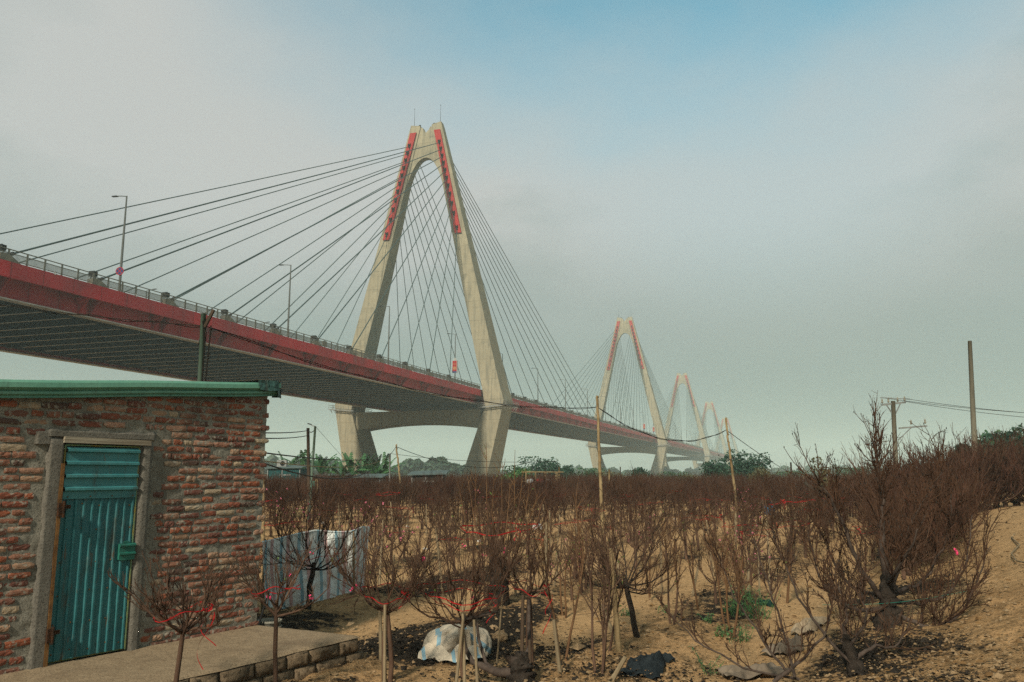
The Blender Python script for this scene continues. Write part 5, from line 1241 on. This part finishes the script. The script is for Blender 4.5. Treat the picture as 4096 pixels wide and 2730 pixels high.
# sack: a collapsed half-full sack with gathered folds and a loose flap
sp = on_ground(-.64, 9.55); sack = empty('woven_sack', sp, 0, 'dirty white woven sack with blue stripes slumped on the black manure patch', 'sack'); sack.scale = (.82, .82, .92); q = np.random.default_rng(62)
def lump(cx, cy, rx, ry, h, n=60, m=40, seed=3, fold=9, famp=.055, gather=(0, 0)):
    V = np.zeros((n, m, 3)); A_ = np.linspace(0, 2 * math.pi, n)
    for i, a in enumerate(A_):
        for j in range(m):
            r = j / (m - 1); th = r * 2.05; rad = math.sin(th) / 1.0; z = h * (math.cos(th) + .46) / 1.46
            f = 1 + .10 * 2 * float(fbm(math.cos(a) * 1.6 + r, math.sin(a) * 1.6 + r * 2, 3, seed)); wr = math.sin(fold * a + 2.5 * r + 3.0 * float(fbm(math.cos(a) * 1.5 + r, math.sin(a) * 1.5, 2, seed + 5)))
            cr = (abs(wr) - .6) * famp * min(1, r * 2.4) + .03 * 2 * float(fbm(math.cos(a) * 3 + r * 5, math.sin(a) * 3 - r * 4, 3, seed + 2)) * min(1, r * 3)
            x = cx + (rx * rad * f + cr) * math.cos(a) + gather[0] * (1 - r); y = cy + (ry * rad * f + cr) * math.sin(a) + gather[1] * (1 - r); V[i, j] = (x, y, max(-.03, z + cr * .6 * math.cos(th)))
    V[-1] = V[0]; return V
V = lump(-.10, .0, .36, .30, .36, n=90, seed=3, fold=4, famp=.045, gather=(.12, -.03)); b = MB(); b.grid(V); with_attr(b, 'sack_body', M_sack, (V[:, :, 0] * .95 + V[:, :, 1] * .35 - V[:, :, 2] * .2 + .22), sack)
V2 = lump(.26, .04, .24, .25, .32, n=80, seed=13, fold=3, famp=.03); b = MB(); b.grid(V2); with_attr(b, 'bulge', M_sack, (V2[:, :, 1] * .2 + V2[:, :, 2] * .7 + V2[:, :, 0] * .45 + .02), sack)
n, m = 46, 16; V = np.zeros((n, m, 3))
for i in range(n):
    t = i / (n - 1)
    for j in range(m): s_ = j / (m - 1); x = -.46 + .88 * t; y = -.30 - .16 * s_ + .05 * math.sin(t * 9) - .10 * math.sin(t * 3.1); V[i, j] = (x, y, .10 * (1 - s_) * (.6 + .6 * math.sin(t * 7) ** 2) + .07 * abs(math.sin(t * 13 + s_ * 2)) * (1 - s_ * .6) + .025)
b = MB(); b.grid(V); with_attr(b, 'loose_flap', M_sack, V[:, :, 0] + .3 * V[:, :, 1] + .05, sack)
V = np.zeros((12, 14, 3))
for i in range(12):
    for j in range(14): t, s_ = i / 11, j / 13; V[i, j] = (.05 + .16 * t + .05 * s_, -.26 - .05 * math.sin(t * 6) - .06 * s_, .34 * (1 - s_) * (1 - .1 * t) + .02)
b = MB(); b.grid(V); with_attr(b, 'gathered_fold', M_sack, V[:, :, 0] * .6 + .0 * V[:, :, 2], sack)
# soil clod beside it
def rock(r, seed, m=10, n=8, sq=.75, fr=1.7):
    b = MB(); V = np.zeros((n, m, 3))
    for i in range(n):
        for j in range(m): th, ph = math.pi * i / (n - 1), 2 * math.pi * j / (m); d = S(math.sin(th) * math.cos(ph), math.sin(th) * math.sin(ph), math.cos(th) * sq); V[i, j] = d * r * (1 + .5 * float(fbm(d[0] * fr + seed, d[1] * fr + d[2] * 2, 4, seed)))
    W = np.concatenate([V, V[:, :1]], 1); b.grid(W[:, ::-1]); return b
M_clod = mat_mortar('dry_soil_clod', (.33, .235, .135), (.22, .15, .08), (.10, .07, .04), .3)
def clod(u, v, r, lab, seed):
    g0 = gnd(u, v); o = rock(r, seed, 18, 14, .7, 3.5).build('soil_clod', M_clod, None, False, g0 + S(0, 0, r * .3)); tag(o, lab, 'clod')
clod(2000, 2560, .105, 'large dry tan clod of soil just right of the dumped sack', 3); clod(1975, 2520, .06, 'smaller tan clod of soil behind the right end of the sack', 5)
g0 = gnd(2462, 2655); tag(rock(.035, 9).build('stone', M_clod, None, True, g0 + S(0, 0, .02)), 'small rounded pale stone left of the short split bamboo', 'stone')
# bucket at the shed corner
bp = on_ground(*(SHED_B + SHED_D * .20 + SHED_N * -.05)); bk = empty('bucket', bp + S(0, 0, .0), 0, 'dirty pale plastic bucket standing at the shed corner', 'bucket'); M_bucket = mat_mortar('dirty_plastic', (.30, .29, .24), (.20, .19, .15), (.10, .09, .07), .5)
MB().lathe([(.0, .005), (.105, .0), (.125, .34), (.14, .345), (.14, .37), (.132, .37), (.118, .345), (.10, .03), (0, .03)], 24).build('body', M_bucket, bk, True); MB().tube([(.138 * math.cos(a), .138 * math.sin(a), .30) for a in np.linspace(0, 6.284, 25)], .008, 5).build('rib', M_bucket, bk)
stake(SHED_B.tolist() + [.30], (SHED_B + SHED_D * .06 + SHED_N * .05).tolist() + [.62], .012, 'short black rod leaning against the shed corner', 'rods', M_dark)
# cloths on the ground
def cloth(name, u, v, lx, ly, rz, hgt, mat, label, cat, seed, n=50, m=36, stripe=False):
    g0 = gnd(u, v); V = np.zeros((n, m, 3)); c, s_ = math.cos(rz), math.sin(rz)
    for i in range(n):
        for j in range(m):
            a, bb_ = i / (n - 1) * 2 - 1, j / (m - 1) * 2 - 1; x, y = lx * a * (1 + .25 * float(fbm(bb_ * 1.5, 3.3, 3, seed)) * 2), ly * bb_ * (1 + .35 * 2 * float(fbm(a * 1.8, 1.2, 3, seed + 1)))
            z = hgt * max(0, .55 + 1.3 * 2 * float(fbm(a * 1.6 + 3, bb_ * 1.4, 4, seed + 2))) * (1 - max(abs(a), abs(bb_)) ** 4 * .9) + .02 * math.sin(7 * a + 5 * bb_)
            X, Yy = x * c - y * s_, x * s_ + y * c; V[i, j] = (X, Yy, z + float(terrain(g0[0] + X, g0[1] + Yy)) - g0[2] + .045)
    b = MB(); b.grid(V); o = b.build(name, mat, None, True, g0); tag(o, label, cat); return o
M_net = simple('dark_shade_net', (.024, .032, .036), (.012, .017, .02), 8, .85, 1.0, 160, .01, stretch=(.25, 1, 1))
M_sheet = simple('muddy_plastic_sheet', (.19, .155, .115), (.10, .08, .06), 3, .55, .5, 12, .03); M_sheetpale = simple('pale_dusty_sheet', (.31, .25, .17), (.20, .15, .10), 3, .6, .5, 12, .03)
cloth('shade_net', 2580, 2690, .20, .34, -.3, .09, M_net, 'crumpled dark blue grey shade net at the foot of the tall bamboo stake', 'net', 3); cloth('shade_net', 2640, 2655, .14, .07, .1, .06, M_net, 'small torn strip of dark net behind the crumpled net', 'net', 6)
cloth('plastic_sheet', 3010, 2715, .34, .16, .2, .10, M_sheet, 'muddy brown plastic sheet folded at the bottom edge right of centre', 'sheet', 11); cloth('plastic_sheet', 3130, 2625, .26, .16, .6, .14, M_sheet, 'muddy plastic sheet humped behind the low grey bush', 'sheet', 14); cloth('plastic_sheet', 3235, 2525, .48, .13, .95, .09, M_sheetpale, 'pale dusty plastic sheet stretched between the bush and the big tree', 'sheet', 17)
cloth('plastic_sheet', 3050, 2430, .17, .10, .0, .06, simple('green_net', (.012, .042, .034), (.008, .026, .02), 6, .8), 'small green net lump among the weeds', 'net', 19)
# weeds
def weed(u, v, n, R_, H_, label, seed):
    q = np.random.default_rng(seed); g0 = gnd(u, v); t = empty('weed', g0, 0, label, 'weed'); st, lf = MB(), MB()
    for k in range(n):
        a = q.uniform(0, 6.28); r = R_ * math.sqrt(q.random()); P = path_grow(q, (r * math.cos(a) * .8, r * math.sin(a) * .8, -.02), S(q.normal(0, .3), q.normal(0, .3), 1), H_ * q.uniform(.5, 1.1), 4, .05, .15); st.tube(P, np.linspace(.004, .002, 5), 4)
        for j in range(9):
            p, d = dir_at(P, q.uniform(.15, 1)); u_ = norm(S(q.normal(), q.normal(), q.uniform(-.2, .6))); v_ = norm(np.cross(u_, UP)); s2 = q.uniform(.03, .075); lf.add([p, p + u_ * s2 * .45 + v_ * s2 * .18 + S(0, 0, .006), p + u_ * s2 - S(0, 0, s2 * .25), p + u_ * s2 * .45 - v_ * s2 * .18 + S(0, 0, .006)], [[0, 1, 2, 3]])
    st.build('stem', M_weed, t); lf.build('leaf_cluster', M_weed, t)
weed(2985, 2470, 60, .42, .46, 'patch of bright green weeds between the upright bushes', 1); weed(2930, 2560, 24, .28, .22, 'low green weed tuft below the green weed patch', 2); weed(2500, 2460, 7, .10, .16, 'tiny green weed at the foot of the globe tree', 3); weed(2820, 2500, 6, .1, .2, 'small weed at the foot of a straight sapling', 4); weed(2650, 2450, 5, .12, .14, 'small dull weed on the sandy path', 5); weed(2840, 2700, 5, .1, .3, 'thin grassy weed near the brown plastic sheet', 6)
for k, (u, v) in enumerate(((1300, 2060), (1180, 2070))): weed(u, v, 40, .9, .6, ['green weed patch behind the metal lamp pole', 'green weed patch left of the metal lamp pole'][k], 20 + k)
# litter, barrels
M_barrel = simple('blue_plastic', (.02, .16, .32), (.015, .11, .24), 4, .5, 0); M_litter = simple('white_plastic', (.60, .60, .57), (.42, .42, .40), 5, .6, 0)
def small(name, u, v, s_, mat, label, cat, seed, sq=.7): g0 = gnd(u, v); o = rock(s_, seed, 9, 7, sq).build(name, mat, None, False, g0 + S(0, 0, s_ * .3)); tag(o, label, cat)
bp = gnd(3080, 2060); MB(); o = MB().lathe([(0, 0), (.25, 0), (.28, .1), (.27, .3), (.29, .32), (.27, .35), (.27, .6), (.25, .68), (.0, .68)], 18).build('barrel', M_barrel, None, True, bp); tag(o, 'bright blue plastic barrel among the trees right of the leaning bamboo pole', 'barrel')
bp = gnd(3290, 2060); o = MB().lathe([(0, 0), (.18, 0), (.2, .5), (.19, .62), (.0, .62)], 14).build('drum', simple('pale_teal_plastic', (.10, .25, .27), (.08, .20, .22), 4, .6, 0), None, True, bp); tag(o, 'pale teal drum standing left of the big bare tree', 'drum')
for k, (u, v, s_, lab) in enumerate([(1293, 2098, .10, 'white plastic scrap beside the metal lamp pole foot'), (1630, 2110, .07, 'white scrap in the field below the nearest tower'), (1918, 2170, .08, 'white plastic bag in the rows behind the tall shoots'), (1700, 2200, .06, 'small white scrap right of the striped tarpaulin'), (2150, 2120, .22, 'heap of pale sacks lying in the field centre'), (2700, 2080, .07, 'white scrap between the bamboo poles'), (2985, 2090, .08, 'white scrap near the leaning bamboo pole'), (1515, 2195, .05, 'tiny white scrap at the tarpaulin end')]): small('litter', u, v, s_, M_litter, lab, 'litter', 40 + k)
# a dry drip hose at the right edge
g0 = gnd(4040, 2165); P = np.array([gnd(4060, 2145), gnd(4046, 2160), gnd(4080, 2190), gnd(4046, 2225), gnd(4066, 2255), gnd(4110, 2265)]); o = MB().tube(P - g0 + S(0, 0, .04), .011, 6).build('hose', M_stake, None, True, g0); tag(o, 'pale bent stick like hose lying on the sandy path at the right edge', 'hose')
a_, c_ = at(3290, 2420, hY - .4), at(3870, 2365, hY - .3); P = np.array([a_ + (c_ - a_) * t + S(0, 0, -.05 * math.sin(math.pi * t)) for t in np.linspace(0, 1, 12)]); o = MB().tube(P - a_, .0028, 4).build('string', simple('green_string', (.02, .16, .12), None, 5, .6, 0), None, False, a_); tag(o, 'thin green string stretched across the big gnarled tree', 'string')
# loose black manure flakes and pebbles
def scatter(name, mat, n, size, pred, label, seed, kind='flake'):
    q = np.random.default_rng(seed); b = MB(); V, Fq = [], []; k = 0
    base = np.array([[-1, -.6, 0], [1, -.5, .1], [.8, .7, -.05], [-.7, .8, .1], [0, 0, .7]]); fc = np.array([[0, 1, 4], [1, 2, 4], [2, 3, 4], [3, 0, 4]])
    while k < n:
        y = 6.5 + 16 * q.random() ** 1.8; x = q.uniform(-.62, .68) * y
        if in_slab(x, y, .05) or not pred(x, y, q): continue
        s_ = size * q.lognormal(0, .5); a = q.uniform(0, 6.28); R3 = Matrix.Rotation(a, 3, 'Z') @ Matrix.Rotation(q.normal(0, .5), 3, 'X'); Wv = (base * s_ * S(1, q.uniform(.5, 1.1), q.uniform(.5, 1.3))) @ np.array(R3).T + S(x, y, float(terrain(x, y)) + q.uniform(.01, .06)); V.append(Wv); Fq.append(fc + 5 * k); k += 1
    b.add(np.concatenate(V), np.concatenate(Fq)); tag(b.build(name, mat), label, 'soil', None, 'stuff')
M_manure = simple('black_manure', (.014, .013, .012), (.035, .029, .023), 9, .95, .0, spec=.0)
def pm_(x, y, q):
    w = row_w(x, y); ph = abs(((w + 4.15 + 1.275) % 2.55) - 1.275); f = float(fbm(x * .55, y * .55, 4, 11)) * 2
    spot = math.exp(-(((x + .9) / 1.0) ** 2 + ((y - 9.7) / .5) ** 2)) + .6 * math.exp(-(((x - .3) / 1.0) ** 2 + ((y - 9.5) / .8) ** 2)) + .6 * math.exp(-(((x - .7) / 1.1) ** 2 + ((y - 8.5) / .5) ** 2))
    return q.random() < max(0, (.10 + .6 * f) * (ph > .6) + .8 * spot) and w < .8
scatter('manure_flakes', M_manure, 16000, .0115, pm_, 'loose black flakes of manure strewn along the tree rows', 5)
scatter('soil_crumbs', M_clod, 12000, .013, lambda x, y, q: q.random() < .6, 'loose tan crumbs and pebbles of dry soil', 6)
scatter('dry_leaves', simple('dry_leaf', (.20, .12, .05), (.11, .065, .03), 6, .8, 0), 3000, .014, lambda x, y, q: q.random() < .5, 'scattered dry brown leaves on the soil', 7)
# ------------------------------------------------------------------ far field edge: leafy trees, bananas, huts, wood
def leafy(px, v_top, v_bot, wpx, Y, mat, label, seed, n=2600, leaf=.28, blobs=9, cat='tree', flat_=.55, zbase=None):
    q = np.random.default_rng(seed); c = at(px, v_top, Y); x = c[0]; top = c[2]; base = S(x, Y, 0.0); Rr = wpx / F_PX * Y / 2 * 1.18; H_ = top + .06 * Rr
    t = empty('leafy_tree', base, 0, label, cat, None); tr = MB(); tr.tube([(0, 0, -.2), (q.normal(0, .1), 0, H_ * .35), (q.normal(0, .2), 0, H_ * .6)], [.05 * H_, .04 * H_, .025 * H_], 7); lf = MB()
    C = []
    for k in range(blobs):
        a = q.uniform(0, 6.28); r = Rr * .62 * math.sqrt(q.random()); z = H_ * q.uniform(.42, .80); rr_ = Rr * q.uniform(.28, .46); C.append((S(r * math.cos(a), r * math.sin(a) * .8, z), rr_)); tr.tube([(0, 0, H_ * .35), S(r * math.cos(a), r * math.sin(a) * .8, z) * .6 + S(0, 0, H_ * .15), S(r * math.cos(a), r * math.sin(a) * .8, z)], [.02 * H_, .014 * H_, .006 * H_], 5)
    C.append((S(0, 0, H_ - Rr * .34), Rr * .36)); V, Fq = [], []; per = n // len(C)
    for (cc, rr_) in C:
        d = q.normal(0, 1, (per, 3)); d /= np.linalg.norm(d, axis=1, keepdims=True); rad = rr_ * (.55 + .5 * q.random((per, 1)) ** .6) * (1 + .25 * np.sin(d[:, :1] * 5 + d[:, 1:2] * 4)); p = cc + d * rad * S(1, 1, flat_ + .25); p[:, 2] = np.clip(p[:, 2], .15, H_)
        u_ = d + q.normal(0, .8, (per, 3)); u_ /= np.linalg.norm(u_, axis=1, keepdims=True); w_ = np.cross(u_, q.normal(0, 1, (per, 3))); w_ /= np.linalg.norm(w_, axis=1, keepdims=True); s_ = (leaf * q.uniform(.6, 1.3, (per, 1)))
        quad = np.stack([p - u_ * s_ * .5, p + w_ * s_ * .32, p + u_ * s_ * .6 - S(0, 0, 1) * s_ * .2, p - w_ * s_ * .32], 1); k0 = sum(len(v) for v in V); V.append(quad.reshape(-1, 3)); Fq.append(np.arange(per * 4).reshape(-1, 4) + k0)
    lf.add(np.concatenate(V), np.concatenate(Fq)); tr.build('trunk', M_trunk, t); lf.build('crown', mat, t); return t
leafy(2190, 1835, 1925, 190, 105, M_leafdark, 'rounded dark green tree just right of the nearest tower foot', 1); leafy(2085, 1868, 1925, 130, 95, M_leafmid, 'low mid green tree left of the bamboo rack', 2, 1600); leafy(2275, 1862, 1925, 110, 110, M_leafdark, 'dark green tree behind the right end of the bamboo rack', 3, 1500)
leafy(2365, 1878, 1925, 120, 125, M_leafmid, 'small green tree left of the tall centre bamboo pole', 4, 1300); leafy(2555, 1874, 1925, 110, 100, M_leafdark, 'small round dark tree below the second bridge tower', 5, 1500); leafy(2450, 1893, 1925, 120, 120, M_drab, 'drab low bush right of the tall centre bamboo pole', 6, 900)
leafy(2985, 1806, 1920, 190, 88, M_leafdark, 'large round dark tree behind the leaning bamboo pole', 7, 3400, .26, 12); leafy(2870, 1842, 1920, 150, 84, M_leafdark, 'dark tree joined to the left of the large round tree', 8, 2200, .25); leafy(2690, 1893, 1925, 120, 130, M_leafmid, 'hazy green bush right of the second tower pier', 9, 1000)
leafy(2750, 1896, 1925, 130, 75, M_drab, 'drab brown green shrub before the third bridge tower', 10, 1200, .16); leafy(3040, 1868, 1925, 120, 62, M_drab, 'olive brown shrub at the right foot of the large round tree', 11, 1200, .14); leafy(2630, 1905, 1930, 100, 82, M_drab, 'drab shrub below the second bridge tower', 12, 900, .15)
leafy(3270, 1825, 1930, 110, 34, M_drab, 'thin olive leaved bush left of the big bare tree', 13, 500, .11, 7); leafy(3960, 1728, 1830, 230, 62, M_leafmid, 'dense green tree just right of the tall concrete post', 14, 4200, .30, 12); leafy(4080, 1705, 1830, 240, 60, M_leafdark, 'dense green tree at the far right frame edge', 15, 4200, .30, 12); leafy(3850, 1775, 1830, 110, 58, M_leafdark, 'green tree peeping left of the tall concrete post', 16, 2200, .26)
leafy(3420, 1880, 1930, 160, 220, M_leafmid, 'hazy distant tree behind the big bare tree', 17, 1500, .6); leafy(3180, 1895, 1925, 160, 200, M_leafmid, 'low hazy tree far off near the short dark post', 18, 1200, .6)
leafy(1720, 1893, 1925, 90, 82, M_leafmid, 'small green bush behind the low dark shed', 19, 700, .2)
# creeper-green on the rack roof
def banana(px, v_top, Y, n, label, seed, spread=1.0):
    q = np.random.default_rng(seed); c = at(px, v_top - 14, Y); base = S(c[0], Y, 0); H_ = c[2]; t = empty('banana_plant', base, 0, label, 'banana plant', 'banana plants beyond the field'); MB().tube([(0, 0, -.1), (.05, 0, H_ * .3), (0, 0, H_ * .55)], [.16, .13, .09], 8).build('stem', M_trunk, t)
    for k in range(n):
        a = 6.28 * k / n + q.normal(0, .3); e = R(q.uniform(35, 80)); L = H_ * q.uniform(.6, .9) * spread; m = 12; P = [S(0, 0, H_ * .5)]; d = S(math.cos(a) * math.cos(e), math.sin(a) * math.cos(e), math.sin(e))
        for i in range(m): P.append(P[-1] + d * L / m); d = norm(d - S(0, 0, .13 if i > 2 else .02))
        P = np.array(P); side = norm(np.cross(d, UP) + 1e-6); b = MB()
        for i in range(1, m):
            w_ = .30 * math.sin(math.pi * (i + .6) / (m + 1)) ** .6 * H_ / 4
            for sgn in (1, -1): g_ = q.uniform(.0, .25); p0, p1 = P[i], P[i] + (P[i + 1] - P[i]) * (1 - g_) if i < m else P[i]; b.add([p0, p1, p1 + side * sgn * w_ * q.uniform(.8, 1.1) - S(0, 0, w_ * q.uniform(.2, .7)), p0 + side * sgn * w_ - S(0, 0, w_ * q.uniform(.2, .7))], [[0, 1, 2, 3]])
        b.tube(P, np.linspace(.03, .01, len(P)), 4); b.build('leaf', M_banana, t)
for i, (px, vt, Y, n, lab) in enumerate([(1285, 1838, 80, 9, 'banana plant with broad upright leaves right of the metal lamp pole'), (1215, 1845, 82, 7, 'banana plant behind the wooden pole'), (1330, 1868, 84, 6, 'small banana plant beside the left tower pier'), (1405, 1848, 78, 9, 'leftmost banana plant in the clump before the left tower pier'), (1455, 1855, 80, 9, 'middle banana plant in the clump before the left tower pier'), (1500, 1862, 77, 8, 'banana plant before the right side of the left pier'), (1540, 1852, 79, 9, 'rightmost banana plant beside the thin grey pole'), (1150, 1845, 88, 5, 'banana leaves showing over the green hut roof'), (1372, 1872, 76, 7, 'low banana plant at the left pier foot')]): banana(px, vt, Y, n, lab, 700 + i)
M_hut = simple('dark_teal_sheet', (.010, .055, .058), (.016, .075, .075), 2, .6, 0); M_hutroof = simple('hut_roof_sheet', (.10, .14, .135), (.07, .10, .10), 2, .7, 0); M_dusky = simple('weathered_dark_boards', (.045, .045, .038), (.03, .03, .026), 3, .9, 0)
def hut(px0, px1, v_eave0, v_eave1, Y, depth, wall, roofm, label, over=.25, ac=False):
    a = at(px0, v_eave0, Y); c = at(px1, v_eave1, Y); o = empty('field_hut', S((a[0] + c[0]) / 2, Y, 0), 0, label, 'hut'); w_ = (c[0] - a[0]) / 2; ha, hc = a[2], c[2]
    MB().hexa([(-w_, 0, -.2), (w_, 0, -.2), (w_, depth, -.2), (-w_, depth, -.2), (-w_, 0, ha), (w_, 0, hc), (w_, depth, hc), (-w_, depth, ha)]).build('wall', wall, o)
    MB().hexa([(-w_ - over, -over, ha + .01), (w_ + over, -over, hc + .01), (w_ + over, depth + over, hc + .25), (-w_ - over, depth + over, ha + .25), (-w_ - over, -over, ha + .09), (w_ + over, -over, hc + .09), (w_ + over, depth + over, hc + .33), (-w_ - over, depth + over, ha + .33)]).build('roof', roofm, o)
    MB().box((-w_ * .35, -.03, ha * .45), (.9, .06, 1.9)).build('door', wall, o); MB().box((w_ * .1, -.04, ha * .78), (1.0, .05, .10)).build('gutter', M_steelgrey, o)
    for xx in (-w_, -w_ * .1, w_): MB().box((xx, -.03, ha * .5), (.07, .07, ha)).build('post', M_steelgrey, o)
    return o, a, c
h1, ha_, hc_ = hut(1072, 1200, 1876, 1874, 72, 3.0, M_hut, M_hutroof, 'dark teal sheet metal hut with an air conditioner on its roof')
acp = at(1126, 1860, 73); ac = empty('air_conditioner', S(acp[0], 73.2, ha_[2] + .14), 0, 'boxy grey air conditioner unit sitting on the teal hut roof', 'air conditioner'); MB().box((0, 0, .33), (.85, .35, .6)).build('casing', M_steelgrey, ac); b = MB(); disc(b, .0, .22, -.18, 18, (.08, .33)); b.build('fan', M_dark, ac); MB().box((-.3, 0, .02), (.08, .4, .06)).build('foot', M_dark, ac); MB().box((.3, 0, .02), (.08, .4, .06)).build('foot', M_dark, ac)
hut(1648, 1770, 1903, 1899, 58, 2.6, M_dusky, M_hutroof, 'low dark hut with a grey green sloping roof before the right tower foot', .3); hut(1320, 1385, 1903, 1903, 76, 3.0, M_dusky, M_hutroof, 'low long roof showing below the banana plants', .3); hut(1425, 1520, 1913, 1912, 66, 3.0, M_dusky, M_hutroof, 'low dark roof at the field edge right of the banana clump', .3)
# open bamboo rack with a heap of clothes and green creeper on top
ra = at(2165, 1925, 54); rack = empty('bamboo_rack', S(ra[0], 54, 0), 0, 'rough open bamboo shelter with creeper on its left before the dark trees', 'shelter')
for xx in (-1.0, -.35, .3, 1.05):
    for yy in (0, 1.6): MB().tube([(xx, yy, -.1), (xx, yy, 2.15)], .04, 6).build('post', M_bamboo, rack)
for k in range(7): MB().tube([(-1.3, .27 * k, 2.12 + .02 * (k % 2)), (1.5, .27 * k, 2.12)], .03, 5).build('roof_pole', M_bamboo, rack)
MB().tube([(-1.3, 0, 1.5), (1.3, 0, 1.5)], .03, 5).build('rail', M_bamboo, rack); MB().box((0, .8, 1.35), (2.2, 1.5, .06)).build('shelf', M_stake, rack)
q = np.random.default_rng(19); b = MB()
for k in range(420): p = S(q.uniform(-2.6, -.9), q.uniform(0, 1.6), 0); p[2] = 2.15 - .35 * abs(p[0] + 1.2) + q.normal(0, .08); u_ = norm(q.normal(0, 1, 3)); v_ = norm(np.cross(u_, q.normal(0, 1, 3))); b.add([p, p + u_ * .12, p + u_ * .12 + v_ * .12, p + v_ * .12], [[0, 1, 2, 3]])
b.build('creeper', M_weed, rack)
for k, (dx, r_, cc, lab) in enumerate([(-.75, .3, (.30, .32, .32), 'grey cloth bundle on the bamboo shelter shelf'), (-.1, .32, (.35, .05, .045), 'red cloth bundle on the bamboo shelter shelf'), (.45, .30, (.55, .54, .50), 'white cloth bundle on the bamboo shelter shelf'), (.25, .22, (.05, .06, .12), 'dark blue cloth bundle on the bamboo shelter shelf')]):
    tag(rock(r_, 30 + k, 12, 9, .6).build('cloth_bundle', simple('cloth_%s' % lab.split()[0], cc, None, 6, .9, 0), None, True, S(ra[0] + dx, 54.2 - .1 * k, 1.38 + r_ * .4)), lab, 'cloth')
# far hazy woods
def wood(pxs, vs, Y, label, seed, n=5000, leaf=1.6, depth=40):
    q = np.random.default_rng(seed); px = q.uniform(pxs[0], pxs[-1], n); vt = np.interp(px, pxs, vs) + 7 * np.sin(px * .055 + seed) + 5 * np.sin(px * .13); yy = Y + q.uniform(0, depth, n)
    x = (px - 2048) / F_PX * yy * 1.0; H_ = 2 + (1897 - vt) / F_PX * yy; t = q.random(n) ** .55; z = np.maximum(.2, H_ * t); p = np.stack([x, yy, z], -1); u_ = q.normal(0, 1, (n, 3)); u_ /= np.linalg.norm(u_, axis=1, keepdims=True); w_ = np.cross(u_, q.normal(0, 1, (n, 3))); w_ /= np.linalg.norm(w_, axis=1, keepdims=True); s_ = leaf * q.uniform(.5, 1.2, (n, 1)); quad = np.stack([p - u_ * s_, p + w_ * s_ * .8, p + u_ * s_, p - w_ * s_ * .8], 1)
    b = MB().add(quad.reshape(-1, 3), np.arange(n * 4).reshape(-1, 4)); tag(b.build('distant_wood', M_wood_far), label, 'wood', None, 'stuff')
wood([1030, 1080, 1120, 1160, 1220, 1300, 1380, 1560], [1850, 1842, 1838, 1850, 1846, 1845, 1856, 1880], 420, 'hazy blue green wood far behind the teal hut', 1); wood([1560, 1600, 1640, 1700, 1740, 1800, 1860, 1960], [1880, 1862, 1850, 1848, 1842, 1850, 1872, 1885], 400, 'hazy blue green wood seen under the nearest bridge span', 2); wood([1960, 2300, 2500, 2800, 3000, 3400, 3800, 4300], [1888, 1880, 1886, 1885, 1884, 1872, 1880, 1878], 700, 'pale hazy wood along the horizon beyond the bridge', 3, 9000, 2.6, 120)
